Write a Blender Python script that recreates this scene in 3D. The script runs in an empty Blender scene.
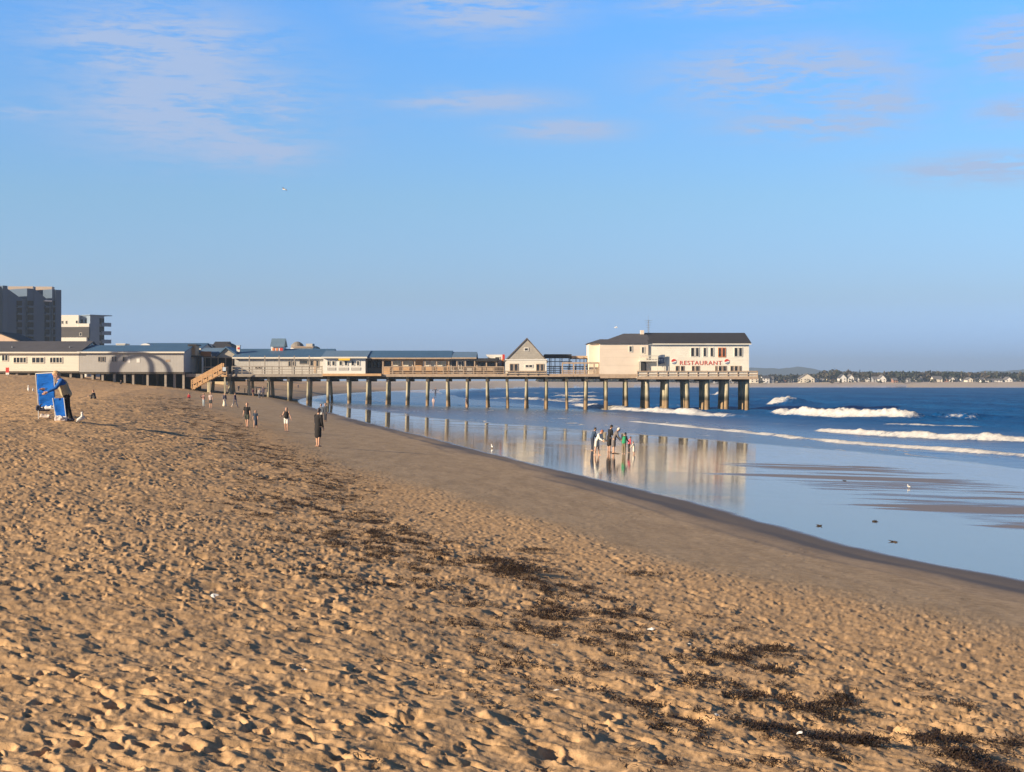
import bpy, bmesh, math, random
import numpy as np
from mathutils import Vector, Matrix
random.seed(7)
rng = np.random.default_rng(11)
C = bpy.context.scene.collection
R = math.radians
F = 1600.0; CX = 512.0; HY = 382.0; H = 4.2      # focal length in pixels, optical axis column, horizon row, eye height over the sea
SUN_A = R(62); SUN_EL = R(19.5)                     # the sun stands low on the left, a little behind the viewer
TO_SUN = Vector((-math.sin(SUN_A)*math.cos(SUN_EL), -math.cos(SUN_A)*math.cos(SUN_EL), math.sin(SUN_EL)))

# ------------------------------------------------------------------ helpers
def P(px, py, Y):
    return ((px-CX)/F*Y, Y, H-(py-HY)/F*Y)
def sm(a, b, x):
    t = np.clip((x-a)/(b-a), 0, 1); return t*t*(3-2*t)

def tag(o, label=None, cat=None, group=None, kind=None):
    if label: o['label'] = label
    if cat: o['category'] = cat
    if group: o['group'] = group
    if kind: o['kind'] = kind
    return o
def thing(name, label, cat, loc, group=None, rotz=0):
    o = bpy.data.objects.new(name, None); C.objects.link(o)
    o.empty_display_size = .3
    o.location = loc; o.rotation_euler = (0, 0, rotz)
    return tag(o, label, cat, group)
def wloc(o):
    v = Vector((0, 0, 0))
    while o is not None:
        v = v + Vector(o.location); o = o.parent
    return v
def link_mesh(name, me, mat, parent=None, loc=None):
    o = bpy.data.objects.new(name, me); C.objects.link(o)
    if mat is not None:
        me.materials.clear(); me.materials.append(mat)
    if parent: o.parent = parent
    if loc is not None: o.location = loc
    return o
def dup(root, loc, label=None, group=None, rotz=None, scale=None):
    r = root.copy(); C.objects.link(r); r.location = loc
    if rotz is not None: r.rotation_euler = (0, 0, rotz)
    if scale is not None: r.scale = scale
    if label: r['label'] = label
    if group: r['group'] = group
    for ch in list(root.children):
        c = ch.copy(); C.objects.link(c); c.parent = r
        for g in ch.children:
            d = g.copy(); C.objects.link(d); d.parent = c
    return r

class MB:
    """collects world-space solids, then links them as ONE mesh"""
    def __init__(s): s.v = []; s.f = []
    def solid(s, verts, faces):
        n = len(s.v); s.v += [tuple(v) for v in verts]; s.f += [tuple(i+n for i in f) for f in faces]; return s
    def box(s, x0, x1, y0, y1, z0, z1):
        return s.solid([(x0,y0,z0),(x1,y0,z0),(x1,y1,z0),(x0,y1,z0),(x0,y0,z1),(x1,y0,z1),(x1,y1,z1),(x0,y1,z1)],
                       [(0,3,2,1),(4,5,6,7),(0,1,5,4),(1,2,6,5),(2,3,7,6),(3,0,4,7)])
    def pbox(s, p0, p1, q0, q1, Y0, Y1):       # pixel box drawn at depth Y0 and pushed straight back to Y1
        x0,_,z1 = P(p0,q0,Y0); x1,_,z0 = P(p1,q1,Y0)
        return s.box(x0, x1, Y0, Y1, z0, z1)
    def prism(s, poly, axis, a, b):            # polygon extruded along X ('x': poly is (y,z)) or along Y ('y': poly is (x,z))
        n = len(poly)
        if axis == 'x': vs = [(a,p,q) for p,q in poly] + [(b,p,q) for p,q in poly]
        else: vs = [(p,a,q) for p,q in poly] + [(p,b,q) for p,q in poly]
        fs = [tuple(range(n-1,-1,-1)), tuple(range(n,2*n))] + [(i,(i+1)%n,n+(i+1)%n,n+i) for i in range(n)]
        return s.solid(vs, fs)
    def tube(s, a, b, ra, rb=None, n=10):
        rb = ra if rb is None else rb
        a = Vector(a); b = Vector(b); d = (b-a).normalized()
        u = d.orthogonal().normalized(); w = d.cross(u)
        vs = []
        for c, r in ((a,ra),(b,rb)):
            vs += [c+u*(r*math.cos(2*math.pi*i/n))+w*(r*math.sin(2*math.pi*i/n)) for i in range(n)]
        fs = [tuple(range(n-1,-1,-1)), tuple(range(n,2*n))] + [(i,(i+1)%n,n+(i+1)%n,n+i) for i in range(n)]
        return s.solid(vs, fs)
    def bar(s, a, b, w, t):                    # rectangular bar from a to b
        a = Vector(a); b = Vector(b); d = (b-a).normalized()
        up = Vector((0,0,1)) if abs(d.z) < .95 else Vector((0,1,0))
        u = d.cross(up).normalized()*(w/2); v = u.cross(d).normalized()*(t/2)
        vs = [a-u-v,a+u-v,a+u+v,a-u+v,b-u-v,b+u-v,b+u+v,b-u+v]
        return s.solid(vs, [(0,3,2,1),(4,5,6,7),(0,1,5,4),(1,2,6,5),(2,3,7,6),(3,0,4,7)])
    def capsule(s, a, b, ra, rb, lat=None, kx=1, ky=1, n=12, m=4):
        a = Vector(a); b = Vector(b); d = (b-a)
        d = d.normalized() if d.length > 1e-6 else Vector((0,0,1))
        u = (Vector(lat) - d*d.dot(Vector(lat))).normalized() if lat is not None else d.orthogonal().normalized()
        w = d.cross(u)
        rings = []
        for k in range(m+1):
            t = math.pi/2*(1-k/m); rings.append((a-d*(ra*math.sin(t)), ra*math.cos(t)))
        for k in range(m+1):
            t = math.pi/2*(k/m); rings.append((b+d*(rb*math.sin(t)), rb*math.cos(t)))
        vs = [rings[0][0]]
        for c, r in rings[1:-1]:
            vs += [c+u*(r*kx*math.cos(2*math.pi*i/n))+w*(r*ky*math.sin(2*math.pi*i/n)) for i in range(n)]
        vs.append(rings[-1][0]); L = len(rings)-2; fs = []
        for i in range(n): fs.append((0, 1+(i+1)%n, 1+i))
        for k in range(L-1):
            for i in range(n):
                p = 1+k*n+i; q = 1+k*n+(i+1)%n
                fs.append((p, q, q+n, p+n))
        e = len(vs)-1
        for i in range(n): fs.append((e, 1+(L-1)*n+i, 1+(L-1)*n+(i+1)%n))
        return s.solid(vs, fs)
    def build(s, name, mat, parent=None, smooth=False, origin=None):
        off = wloc(parent) if parent else (Vector(origin) if origin is not None else Vector((0,0,0)))
        me = bpy.data.meshes.new(name)
        me.from_pydata([tuple(Vector(v)-off) for v in s.v], [], s.f)
        bm = bmesh.new(); bm.from_mesh(me); bmesh.ops.recalc_face_normals(bm, faces=bm.faces); bm.to_mesh(me); bm.free()
        if smooth: me.polygons.foreach_set('use_smooth', [True]*len(me.polygons))
        return link_mesh(name, me, mat, parent, None if parent else off)

# ------------------------------------------------------------------ numpy noise
def _h(ix, iy, k):
    h = (ix.astype(np.int64)*374761393 + iy.astype(np.int64)*668265263 + k*1274126177) & 0xffffffff
    h = ((h ^ (h >> 13))*1274126177) & 0xffffffff
    h = ((h ^ (h >> 16))*2246822519) & 0xffffffff
    return ((h ^ (h >> 15)) & 0xffffff)/float(0xffffff)
def vn(x, y, k=0):
    ix = np.floor(x); iy = np.floor(y); fx = x-ix; fy = y-iy
    fx = fx*fx*fx*(fx*(fx*6-15)+10); fy = fy*fy*fy*(fy*(fy*6-15)+10)
    a = _h(ix,iy,k); b = _h(ix+1,iy,k); c = _h(ix,iy+1,k); d = _h(ix+1,iy+1,k)
    return (a*(1-fx)+b*fx)*(1-fy)+(c*(1-fx)+d*fx)*fy*1.0 - .5
def fbm(x, y, k=0, o=3):
    s = 0; a = 1; t = 0
    for i in range(o):
        s = s + a*vn(x*2**i+17.3*i, y*2**i-9.1*i, k+i*7); t += a; a *= .5
    return s/t*2
def bowls(x, y, cell, r0, r1, dep, k, ax=1.5, fill=.8, th0=.83, thv=.75):
    cx = np.floor(x/cell); cy = np.floor(y/cell); out = np.zeros_like(x)
    for i in (-1,0,1):
        for j in (-1,0,1):
            gx = cx+i; gy = cy+j
            px = (gx+_h(gx,gy,k))*cell; py = (gy+_h(gx,gy,k+1))*cell
            r = r0+(r1-r0)*_h(gx,gy,k+2); th = th0+(_h(gx,gy,k+3)-.5)*2*thv
            on = (_h(gx,gy,k+4) < fill)*(.35+.65*_h(gx,gy,k+5))
            dx = x-px; dy = y-py
            a = (dx*np.cos(th)+dy*np.sin(th))/r; b = (-dx*np.sin(th)+dy*np.cos(th))/(r*ax)
            q = np.sqrt(a*a+b*b)
            out += on*dep*(-np.exp(-q**4*1.3)+.34*np.exp(-((q-1.22)/.34)**2))
    return out

# ------------------------------------------------------------------ shape of the coast
_edge = np.array([(190,-400),(80,-150),(42,-60),(25,-20),(16.2,6.5),(11.9,20),(9.06,28.3),(7.8,32),(6.7,37),(5.3,45.5),(3.1,57),(-.6,74.7),(-4.9,96.5),
                  (-13.2,137),(-19.2,168),(-24.5,196),(-31.5,236),(-39,300),(-46,400),(-48,520),(-47,700),(-38,880),(-12,1050),(40,1170),(110,1235),(190,1250),
                  (384,1205),(560,1195),(800,1260),(1500,1500),(4500,2600)], float)
def _spline(p, n=4):
    out = []
    for i in range(len(p)-1):
        a = p[max(i-1,0)]; b = p[i]; c = p[i+1]; d = p[min(i+2,len(p)-1)]
        l = np.linalg.norm(c-b)
        ta = (c-a)/max(np.linalg.norm(b-a)+l,1e-6)*l; tb = (d-b)/max(np.linalg.norm(d-c)+l,1e-6)*l
        for k in range(n):
            t = k/n
            out.append((2*t**3-3*t*t+1)*b+(t**3-2*t*t+t)*ta+(-2*t**3+3*t*t)*c+(t**3-t*t)*tb)
    out.append(p[-1]); return np.array(out)
EDGE = _spline(_edge)
def udist(x, y):                       # metres inland of the wet edge (negative: towards the sea)
    x = np.asarray(x, float); y = np.asarray(y, float)
    best = np.full(x.shape, 1e18); sg = np.zeros(x.shape)
    for (ax, ay), (bx, by) in zip(EDGE[:-1], EDGE[1:]):
        dx = bx-ax; dy = by-ay; L2 = dx*dx+dy*dy
        t = np.clip(((x-ax)*dx+(y-ay)*dy)/L2, 0, 1)
        ex = x-(ax+t*dx); ey = y-(ay+t*dy); d2 = ex*ex+ey*ey
        cr = dx*(y-ay)-dy*(x-ax)
        m = d2 < best
        best = np.where(m, d2, best); sg = np.where(m, np.where(cr > 0, 1., -1.), sg)
    return np.sqrt(best)*sg
_pu = np.array([-400,-60,-24,0,3,6,9,12,14,16.5,20,30,60,200,4000.])
_pz = np.array([-8,-1.6,-.72,0,.2,.45,.72,1.06,1.31,1.62,1.96,2.18,2.42,3.1,6])
def zedge(y): return np.interp(y, [-100,50,240,500,900,5000],[.7,.7,1.2,.9,.05,.05])
def base_z(x, y, u):
    f = sm(80, 220, y)
    z = zedge(y)+np.interp(u, _pu, _pz)
    z = z + .30*sm(18,48,y)*sm(8,20,u)*(1-sm(28,60,u)*.6)
    z = z + f*(.4*sm(0,5,u)+1.2*sm(18,42,u)) - f*.35*sm(8,15,u)*(1-sm(20,40,u))
    return z
def ubound(y): return np.interp(y, [0,20,35,55,120,240],[5.2,5.2,6.4,8.6,10,10])
def ground(x, y):
    xa = np.array([x], float); ya = np.array([y], float)
    return float(base_z(xa, ya, udist(xa, ya))[0])
def hit(px, py, y0=3., y1=900.):       # where the sight line of a pixel meets the beach
    ys = np.geomspace(y0, y1, 6000); xs = (px-CX)/F*ys; zs = H-(py-HY)/F*ys
    g = base_z(xs, ys, udist(xs, ys))
    g = np.maximum(g, 0.0)
    i = int(np.argmax(zs <= g))
    if zs[i] > g[i]: i = len(ys)-1
    return Vector((xs[i], ys[i], g[i]))

# ------------------------------------------------------------------ materials
def new_mat(name):
    m = bpy.data.materials.new(name); m.use_nodes = True
    nt = m.node_tree; nt.nodes.clear()
    out = nt.nodes.new('ShaderNodeOutputMaterial'); b = nt.nodes.new('ShaderNodeBsdfPrincipled')
    nt.links.new(b.outputs[0], out.inputs[0]); return m, nt, b
class N:
    """tiny node-building shorthand"""
    def __init__(s, nt): s.nt = nt
    def _in(s, sock, v):
        if hasattr(v, 'is_output') or isinstance(v, bpy.types.NodeSocket): s.nt.links.new(v, sock)
        elif v is not None: sock.default_value = v
    def math(s, op, a, b=None, c=None, clamp=False):
        n = s.nt.nodes.new('ShaderNodeMath'); n.operation = op; n.use_clamp = clamp
        for i, v in enumerate((a,b,c)):
            if v is not None: s._in(n.inputs[i], v)
        return n.outputs[0]
    def mix(s, f, a, b, mode='MIX'):
        n = s.nt.nodes.new('ShaderNodeMix'); n.data_type = 'RGBA'; n.blend_type = mode
        s._in(n.inputs[0], f); s._in(n.inputs[6], a); s._in(n.inputs[7], b); return n.outputs[2]
    def mixf(s, f, a, b):
        n = s.nt.nodes.new('ShaderNodeMix'); n.data_type = 'FLOAT'
        s._in(n.inputs[0], f); s._in(n.inputs[2], a); s._in(n.inputs[3], b); return n.outputs[0]
    def ramp(s, v, a, b, lo=0., hi=1.):
        n = s.nt.nodes.new('ShaderNodeMapRange'); n.interpolation_type = 'SMOOTHSTEP'
        s._in(n.inputs[0], v); n.inputs[1].default_value = a; n.inputs[2].default_value = b
        n.inputs[3].default_value = lo; n.inputs[4].default_value = hi; return n.outputs[0]
    def noise(s, vec, scale, detail=3, rough=.55, dist=0):
        n = s.nt.nodes.new('ShaderNodeTexNoise'); s._in(n.inputs['Vector'], vec)
        n.inputs['Scale'].default_value = scale; n.inputs['Detail'].default_value = detail
        n.inputs['Roughness'].default_value = rough; n.inputs['Distortion'].default_value = dist; return n.outputs[0]
    def scale(s, vec, sc):
        n = s.nt.nodes.new('ShaderNodeMapping'); s._in(n.inputs[0], vec); n.inputs[3].default_value = sc; return n.outputs[0]
    def pos(s):
        return s.nt.nodes.new('ShaderNodeNewGeometry').outputs['Position']
    def obj(s):
        return s.nt.nodes.new('ShaderNodeTexCoord').outputs['Object']
    def attr(s, name):
        n = s.nt.nodes.new('ShaderNodeAttribute'); n.attribute_name = name; return n.outputs['Fac']
    def bump(s, h, strength=.3, dist=.02, normal=None):
        n = s.nt.nodes.new('ShaderNodeBump'); s._in(n.inputs['Distance'], dist)
        s._in(n.inputs['Strength'], strength); s._in(n.inputs['Height'], h)
        if normal is not None: s._in(n.inputs['Normal'], normal)
        return n.outputs[0]
def col(c): return (c[0], c[1], c[2], 1)
_mc = {}
def M(name, c, rough=.7, var=.12, vs=1.5, siding=None, spec=.5, metal=0, bump=0):
    """plain painted / woven / wooden surface: base colour, soft blotchy wear, optional board lines"""
    if name in _mc: return _mc[name]
    m, nt, b = new_mat(name); n = N(nt); v = n.obj()
    f = n.noise(v, vs, 4, .6)
    f2 = n.noise(n.scale(v, (.6,.6,4)), vs*.5, 3)
    k = n.math('ADD', n.math('MULTIPLY', f, .6), n.math('MULTIPLY', f2, .4))
    k = n.ramp(k, .3, .7)
    c1 = col([x*(1-var) for x in c]); c2 = col([min(x*(1+var*.7),.95) for x in c])
    cc = n.mix(k, c1, c2)
    if siding:
        ax, period, amt = siding
        sep = nt.nodes.new('ShaderNodeSeparateXYZ'); nt.links.new(v, sep.inputs[0])
        w = n.math('FRACT', n.math('DIVIDE', sep.outputs['XYZ'.index(ax)], period))
        line = n.ramp(w, 0, .18)
        cc = n.mix(n.math('MULTIPLY', n.math('SUBTRACT', 1, line), amt), cc, col([x*.45 for x in c]))
        nt.links.new(n.bump(line, .5, .02), b.inputs['Normal'])
    elif bump:
        nt.links.new(n.bump(n.noise(v, bump, 4), .5, .01), b.inputs['Normal'])
    nt.links.new(cc, b.inputs['Base Color']); b.inputs['Roughness'].default_value = rough
    b.inputs['Specular IOR Level'].default_value = spec; b.inputs['Metallic'].default_value = metal
    _mc[name] = m; return m

def sand_material():
    m, nt, b = new_mat('beach_sand'); n = N(nt); v = n.pos()
    damp = n.attr('damp'); film = n.attr('film')
    g1 = n.noise(v, .35, 4); g2 = n.noise(v, 6, 4, .65); g3 = n.noise(v, 130, 2)
    dry = n.mix(n.ramp(g2,.32,.68), col((.490,.312,.165)), col((.625,.415,.232)))
    dry = n.mix(n.math('MULTIPLY', n.ramp(g1,.35,.65), .25), dry, col((.54,.37,.215)))
    dry = n.mix(n.math('MULTIPLY', n.ramp(g3,.5,.75), .45), dry, col((.34,.225,.12)))
    dp = n.mix(n.ramp(n.math('ADD',n.math('MULTIPLY',g2,.6),n.math('MULTIPLY',n.noise(n.scale(v,(1.6,.35,1)),1.0,4,.6),.4)),.38,.62), col((.32,.238,.156)), col((.445,.335,.225)))
    wet = n.mix(n.attr('ripple'), col((.11,.088,.068)), col((.055,.090,.150)))
    c = n.mix(n.ramp(damp, 0, .55), dry, dp)
    wet = n.mix(n.attr('drain'), wet, col((.24,.185,.135)))
    c = n.mix(n.ramp(damp, .62, 1), c, wet)
    c = n.mix(n.math('MULTIPLY', n.attr('pale'), .75), c, col((.46,.43,.40)))  # far haze put into the sand colour as a paler tone
    lc = n.ramp(n.math('MULTIPLY', n.attr('lace'), n.math('ADD', .45, n.noise(v, 3.0, 4, .7))), .15, .55)
    c = n.mix(lc, c, col((.55,.55,.55)))
    nt.links.new(c, b.inputs['Base Color'])
    r = n.mixf(n.ramp(damp,.3,1), .95, .55)
    # drained patches of the wet flat are duller than the parts that still hold a skin of water
    st = n.noise(n.scale(v,(.10,.035,1)), 1.0, 4, .6, .8)
    rip = n.noise(n.scale(v,(.9,.25,1)), 1.0, 3, .6)
    hold = n.math('SUBTRACT', 1, n.attr('drain'))
    fl = n.math('MULTIPLY', film, hold, clamp=True)
    r = n.mixf(fl, r, n.mixf(n.attr('ripple'), n.mixf(n.ramp(rip,.3,.7), .03, .08), .26))
    r = n.mixf(lc, r, .8)
    nt.links.new(r, b.inputs['Roughness'])
    b.inputs['IOR'].default_value = 1.36
    sp = n.mixf(fl, n.mixf(film, .10, .35), .5)
    nt.links.new(sp, b.inputs['Specular IOR Level'])
    gr = n.math('ADD', n.math('MULTIPLY', g3, .35), n.math('MULTIPLY', n.noise(v, 34, 3, .6), .65))
    bs = nt.nodes.new('ShaderNodeBump'); bs.inputs['Distance'].default_value = .012
    nt.links.new(gr, bs.inputs['Height'])
    nt.links.new(n.mixf(n.ramp(damp,.35,.95), .6, .03), bs.inputs['Strength'])
    nt.links.new(n.bump(n.math('MULTIPLY', rip, fl), n.mixf(n.attr('ripple'), .10, 1.0), n.mixf(n.attr('ripple'), .012, .05), bs.outputs[0]), b.inputs['Normal'])
    return m

def sea_material():
    m, nt, b = new_mat('sea_water'); n = N(nt); v = n.pos()
    foam = n.attr('foam'); shal = n.attr('shallow')
    big = n.noise(n.scale(v,(.05,.012,1)), 1, 4, .6)
    deep = n.mix(n.ramp(big,.35,.65), col((.005,.066,.215)), col((.011,.110,.305)))
    c = n.mix(shal, deep, col((.070,.105,.19)))
    fn = n.noise(v, 1.6, 5, .7); fn2 = n.noise(n.scale(v,(.5,.2,1)), 1.0, 4, .65)
    fk = n.ramp(n.math('ADD', foam, n.math('MULTIPLY', n.math('SUBTRACT', n.math('ADD', n.math('MULTIPLY',fn,.5), n.math('MULTIPLY',fn2,.5)), .5), 1.5)), .32, .62)
    fk = n.math('MULTIPLY', fk, n.ramp(foam, .02, .15))
    c = n.mix(fk, c, n.mix(n.ramp(fn,.35,.65), col((.46,.47,.49)), col((.62,.61,.59))))
    nt.links.new(c, b.inputs['Base Color'])
    nt.links.new(n.mixf(fk, n.mixf(shal,.5,.2), .9), b.inputs['Roughness'])
    b.inputs['IOR'].default_value = 1.333
    nt.links.new(n.mixf(fk,n.mixf(shal,.04,.34),.15), b.inputs['Specular IOR Level'])
    h = n.math('ADD', n.math('MULTIPLY', n.noise(n.scale(v,(1,.6,1)), .9, 4, .6), .6), n.math('MULTIPLY', n.noise(v, .25, 3), 1.2))
    bs = nt.nodes.new('ShaderNodeBump'); bs.inputs['Distance'].default_value = .5
    nt.links.new(h, bs.inputs['Height'])
    nt.links.new(n.mixf(shal, .75, .22), bs.inputs['Strength'])
    nt.links.new(bs.outputs[0], b.inputs['Normal'])
    return m

def glass_mat():
    if 'pane' in _mc: return _mc['pane']
    m, nt, b = new_mat('window_glass'); n = N(nt)
    f = n.noise(n.pos(), .8, 3)
    nt.links.new(n.mix(n.ramp(f,.35,.65), col((.015,.018,.022)), col((.06,.065,.07))), b.inputs['Base Color'])
    b.inputs['Roughness'].default_value = .12; b.inputs['Specular IOR Level'].default_value = .6
    _mc['pane'] = m; return m

# ------------------------------------------------------------------ beach (one sheet) and sea
def grid_mesh(name, X, Y, Z, keep=None, attrs=None):
    nr, nc = X.shape
    me = bpy.data.meshes.new(name)
    idx = np.arange(nr*nc).reshape(nr, nc)
    q = np.stack([idx[:-1,:-1], idx[:-1,1:], idx[1:,1:], idx[1:,:-1]], -1).reshape(-1,4)
    if keep is not None:
        k = keep[:-1,:-1] | keep[:-1,1:] | keep[1:,1:] | keep[1:,:-1]
        q = q[k.reshape(-1)]
        used = np.zeros(nr*nc, bool); used[q.reshape(-1)] = True
        re = np.cumsum(used)-1; q = re[q]
    else: used = np.ones(nr*nc, bool)
    co = np.stack([X.reshape(-1), Y.reshape(-1), Z.reshape(-1)], -1)[used]
    me.vertices.add(len(co)); me.vertices.foreach_set('co', co.astype(np.float32).reshape(-1))
    me.loops.add(q.size); me.loops.foreach_set('vertex_index', q.astype(np.int32).reshape(-1))
    me.polygons.add(len(q)); me.polygons.foreach_set('loop_start', np.arange(0,q.size,4,dtype=np.int32))
    me.polygons.foreach_set('use_smooth', np.ones(len(q), bool))
    for k, a in (attrs or {}).items():
        at = me.attributes.new(k, 'FLOAT', 'POINT'); at.data.foreach_set('value', a.reshape(-1)[used].astype(np.float32))
    me.update(calc_edges=True)
    return me
def tancols(lo, hi, fine_lo, fine_hi, step, coarse):
    a = np.linspace(lo, fine_lo, coarse, endpoint=False); c = np.linspace(fine_hi, hi, coarse+1)[1:]
    return np.concatenate([a, np.arange(fine_lo, fine_hi, step), [fine_hi], c])

ROUGH_CACHE = {}
def rough_z(X, Y, u, full=True):
    """trampled dry sand: foot hollows with pushed-up rims over uneven ground"""
    ub = ubound(Y)+.9*fbm(X*.35, Y*.12, 3)
    dz = np.zeros_like(X)
    near = (Y < 240) & (u > 1) & (u < 70)
    x = X[near]; y = Y[near]; uu = u[near]; ubn = ub[near]
    wx = x+.07*fbm(x*5,y*5,91,3); wy = y+.07*fbm(x*5,y*5,95,3)
    a1 = sm(0, 5.5, uu-ubn)
    a0 = sm(-.6, 1.2, uu-ubn)
    fade = 1-.25*sm(60,200,y)
    patch = .45+.85*np.clip(fbm(x*.33,y*.33,5)*1.4+.42,0,1.15)
    h = a1*patch*(bowls(wx,wy,.29,.036,.076,.029,21,2.0,.55)+bowls(wx+7.7,wy+3.1,.140,.020,.040,.018,41,1.8,.6)+bowls(wx-3.3,wy+8.9,.85,.10,.22,.034,81,1.6,.35))
    h += a1*(.036*fbm(x*.8,y*.8,61,2)+.018*fbm((wx*.67+wy*.74)*3.4,(wx*.74-wy*.67)*1.3,63,3)+.010*fbm(wx*5.5,wy*5.5,64,3))
    h += a0*.014*fbm(wx*9,wy*9,67,3)
    h += a0*(1-.6*a1)*bowls(wx+2,wy,.17,.03,.065,.020,51,1.6,.6)
    h += (1-a0)*sm(1.2,3.5,uu)*(.0045*fbm(x*4,y*4,77,3)+bowls(x+5,y+5,.55,.04,.085,.010,85,1.5,.35))
    h += a1*.050*fbm(x*1.5,y*.55,75,3)*sm(28,60,y)
    h += a0*.0042*fbm(x*26,y*26,73,3)*(1-sm(18,40,y))
    h += .006*fbm(x*3,y*1.2,71,3)*sm(2,5,uu)
    dz[near] = h*fade
    return dz, ub

def footprints(rows, t, Z):
    """walkers' trails pressed into the dry sand: heel and ball of each foot, with a thrown-up rim"""
    r2 = np.random.default_rng(5)
    trails = []
    for _ in range(40):
        y0 = r2.uniform(5,42); x0 = r2.uniform(-.42,.26)*y0*1.1; a = r2.normal(1.72,.28)+(math.pi if r2.random()<.5 else 0)
        trails.append((x0,y0,a,r2.uniform(.62,.78),int(r2.uniform(14,46)),r2.uniform(.8,1.15)))
    for x0,y0,a,step,n,sc in trails:
        cur=r2.normal(0,.012)
        for i in range(n):
            a += cur; x0 += math.cos(a)*step; y0 += math.sin(a)*step
            sd = .10 if i%2 else -.10; px_=x0-math.sin(a)*sd; py_=y0+math.cos(a)*sd
            if not (4.5 < py_ < 60): continue
            if abs(px_/py_) > .5: continue
            uu=float(udist(np.array([px_]),np.array([py_]))[0])
            if uu < 1.5: continue
            soft = .30 if uu < float(ubound(np.array([py_]))[0])+.3 else 1.0
            i0,i1=np.searchsorted(rows,[py_-.42,py_+.42]); tm=.42/py_; j0,j1=np.searchsorted(t,[px_/py_-tm-.01,px_/py_+tm+.01])
            if i1-i0<2 or j1-j0<2: continue
            Yg=np.repeat(rows[i0:i1,None],j1-j0,1); Xg=Yg*t[None,j0:j1]
            d0=Xg-px_; d1=Yg-py_; ang=a+r2.normal(0,.12)
            l=(d0*math.cos(ang)+d1*math.sin(ang))/sc; w=(-d0*math.sin(ang)+d1*math.cos(ang))/sc
            heel=np.sqrt(((l+.085)/.075)**2+(w/.055)**2); ball=np.sqrt(((l-.055)/.095)**2+(w/.065)**2)
            dep=r2.uniform(.014,.028)*soft
            hh=-np.maximum(np.exp(-heel**4),.85*np.exp(-ball**4)); q=np.minimum(heel,ball)
            Z[i0:i1,j0:j1] += dep*(hh+.30*np.exp(-((q-1.35)/.30)**2)*(1+.6*np.tanh(-l/.1)))
    return Z

def build_beach():
    rows = [2.6]
    while rows[-1] < 5200:
        d = rows[-1]
        if d < 60: st = min(max(d*d/3600., .0095), .125)
        else: st = max(.125, d*d/29000.)
        rows.append(d+st)
    rows = np.array(rows)
    t = tancols(-1.6, 1.6, -.338, .338, .00066, 40)
    X = rows[:,None]*t[None,:]; Y = np.repeat(rows[:,None], len(t), 1)
    u = udist(X, Y)
    w = (.22*fbm(X*.22,Y*.22,1)+.10*fbm(X*.9,Y*.9,2))*(1-sm(150,300,Y))
    u2 = u+w
    Z = base_z(X, Y, u)
    dz, ub = rough_z(X, Y, u)
    dz = footprints(rows, t, dz)
    far = Y > 130
    Z = Z+dz+.10*fbm(X*.12,Y*.12,8)*sm(14,25,u)
    Z = Z+np.where(far, .25*fbm(X*.05,Y*.05,9)*sm(12,30,u), 0)
    # damp: 0 dry, .5 damp packed sand, 1 saturated
    sp_ = 1+np.clip(Y-40,0,200)*.03
    damp = .55*(1-sm(-.8, 2.2, (u2-ub+.5*fbm(X*2.2,Y*1.2,13,3)+(sp_-1)*1.5*fbm(X*.25,Y*.08,14,3))/sp_)) + .37*(1-sm(.0, 3.6, u2+1.3*fbm(X*.20,Y*.09,24,3)))
    damp = np.where(Y > 600, np.clip(damp,0,.12), damp)
    film = 1-sm(-.15, .30, u2+.12*fbm(X*.8,Y*.3,12))
    # drained streaks of the flat, long in the direction the water runs off
    al = X*.96+Y*.27; ac = -X*.27+Y*.96
    s = fbm(X*.06+3, Y*.36, 15, 4)+.25*fbm(X*.35,Y*1.3,18,2)
    zone = sm(3, 12, X-(.02*Y))*sm(-22,-14,u)*(1-sm(-7.5,-3.5,u))*(1-sm(62,92,Y))
    zone2 = sm(-18,-12,u)*(1-sm(-6,-2,u))*.35
    drain = np.clip(sm(.05,.62,s+.22*fbm(X*.8,Y*3.2,20,2)+(zone-.68)*1.05)*sm(0,.35,zone)+.5*sm(.45,.8,s)*zone2, 0, .85)
    ur = np.interp(Y,[68,104,125,150,190,240,400],[-24,-21,-15,-9,-4,-1.5,-1])+2.0*fbm(X*.06,Y*.10,19)
    ripple = sm(0, 3.0, ur-u)
    # swash marks: scalloped dark lips left by earlier waves
    mk = u2+.9*fbm(X*.18,Y*.10,23)
    for c_,w_,a_ in ((1.3,.22,.22),(2.6,.16,.13),(4.1,.14,.08)):
        damp = damp+a_*np.exp(-((mk-c_)/w_)**2)*sm(-.5,.2,fbm(X*.15,Y*.08,25)+.25)*(1-sm(90,160,Y))
    pale = sm(450, 900, Y)  # mask for the haze tone painted on the far beach
    nl = fbm(X*.16,Y*.055,27,3); nb = fbm(X*.7,Y*.25,28,3)
    lace = np.exp(-(nl/.028)**2)*sm(-.15,.35,nb)*sm(-ur-1, -ur+3, -u)*(1-sm(150,330,Y)*.3)
    lip_ = np.exp(-((u2-.02)/.05)**2)*sm(.0,.5,nb+.1)*.55*(1-sm(60,140,Y))
    lace = np.clip(np.maximum(lace*.8, lip_),0,1)
    band = sm(.12,.5,fbm(X*.05,Y*.16,29,3))*sm(-4,-9,u) if False else np.clip((fbm(X*.05,Y*.16,29,3)-.10)/.4,0,1)*np.clip((-u-4)/5,0,1)
    ripple = np.clip(np.maximum(ripple, .38*band), 0, 1)
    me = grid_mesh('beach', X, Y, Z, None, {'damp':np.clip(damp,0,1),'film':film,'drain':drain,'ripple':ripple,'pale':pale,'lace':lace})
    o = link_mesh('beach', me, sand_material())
    tag(o, kind='structure'); return o

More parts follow.
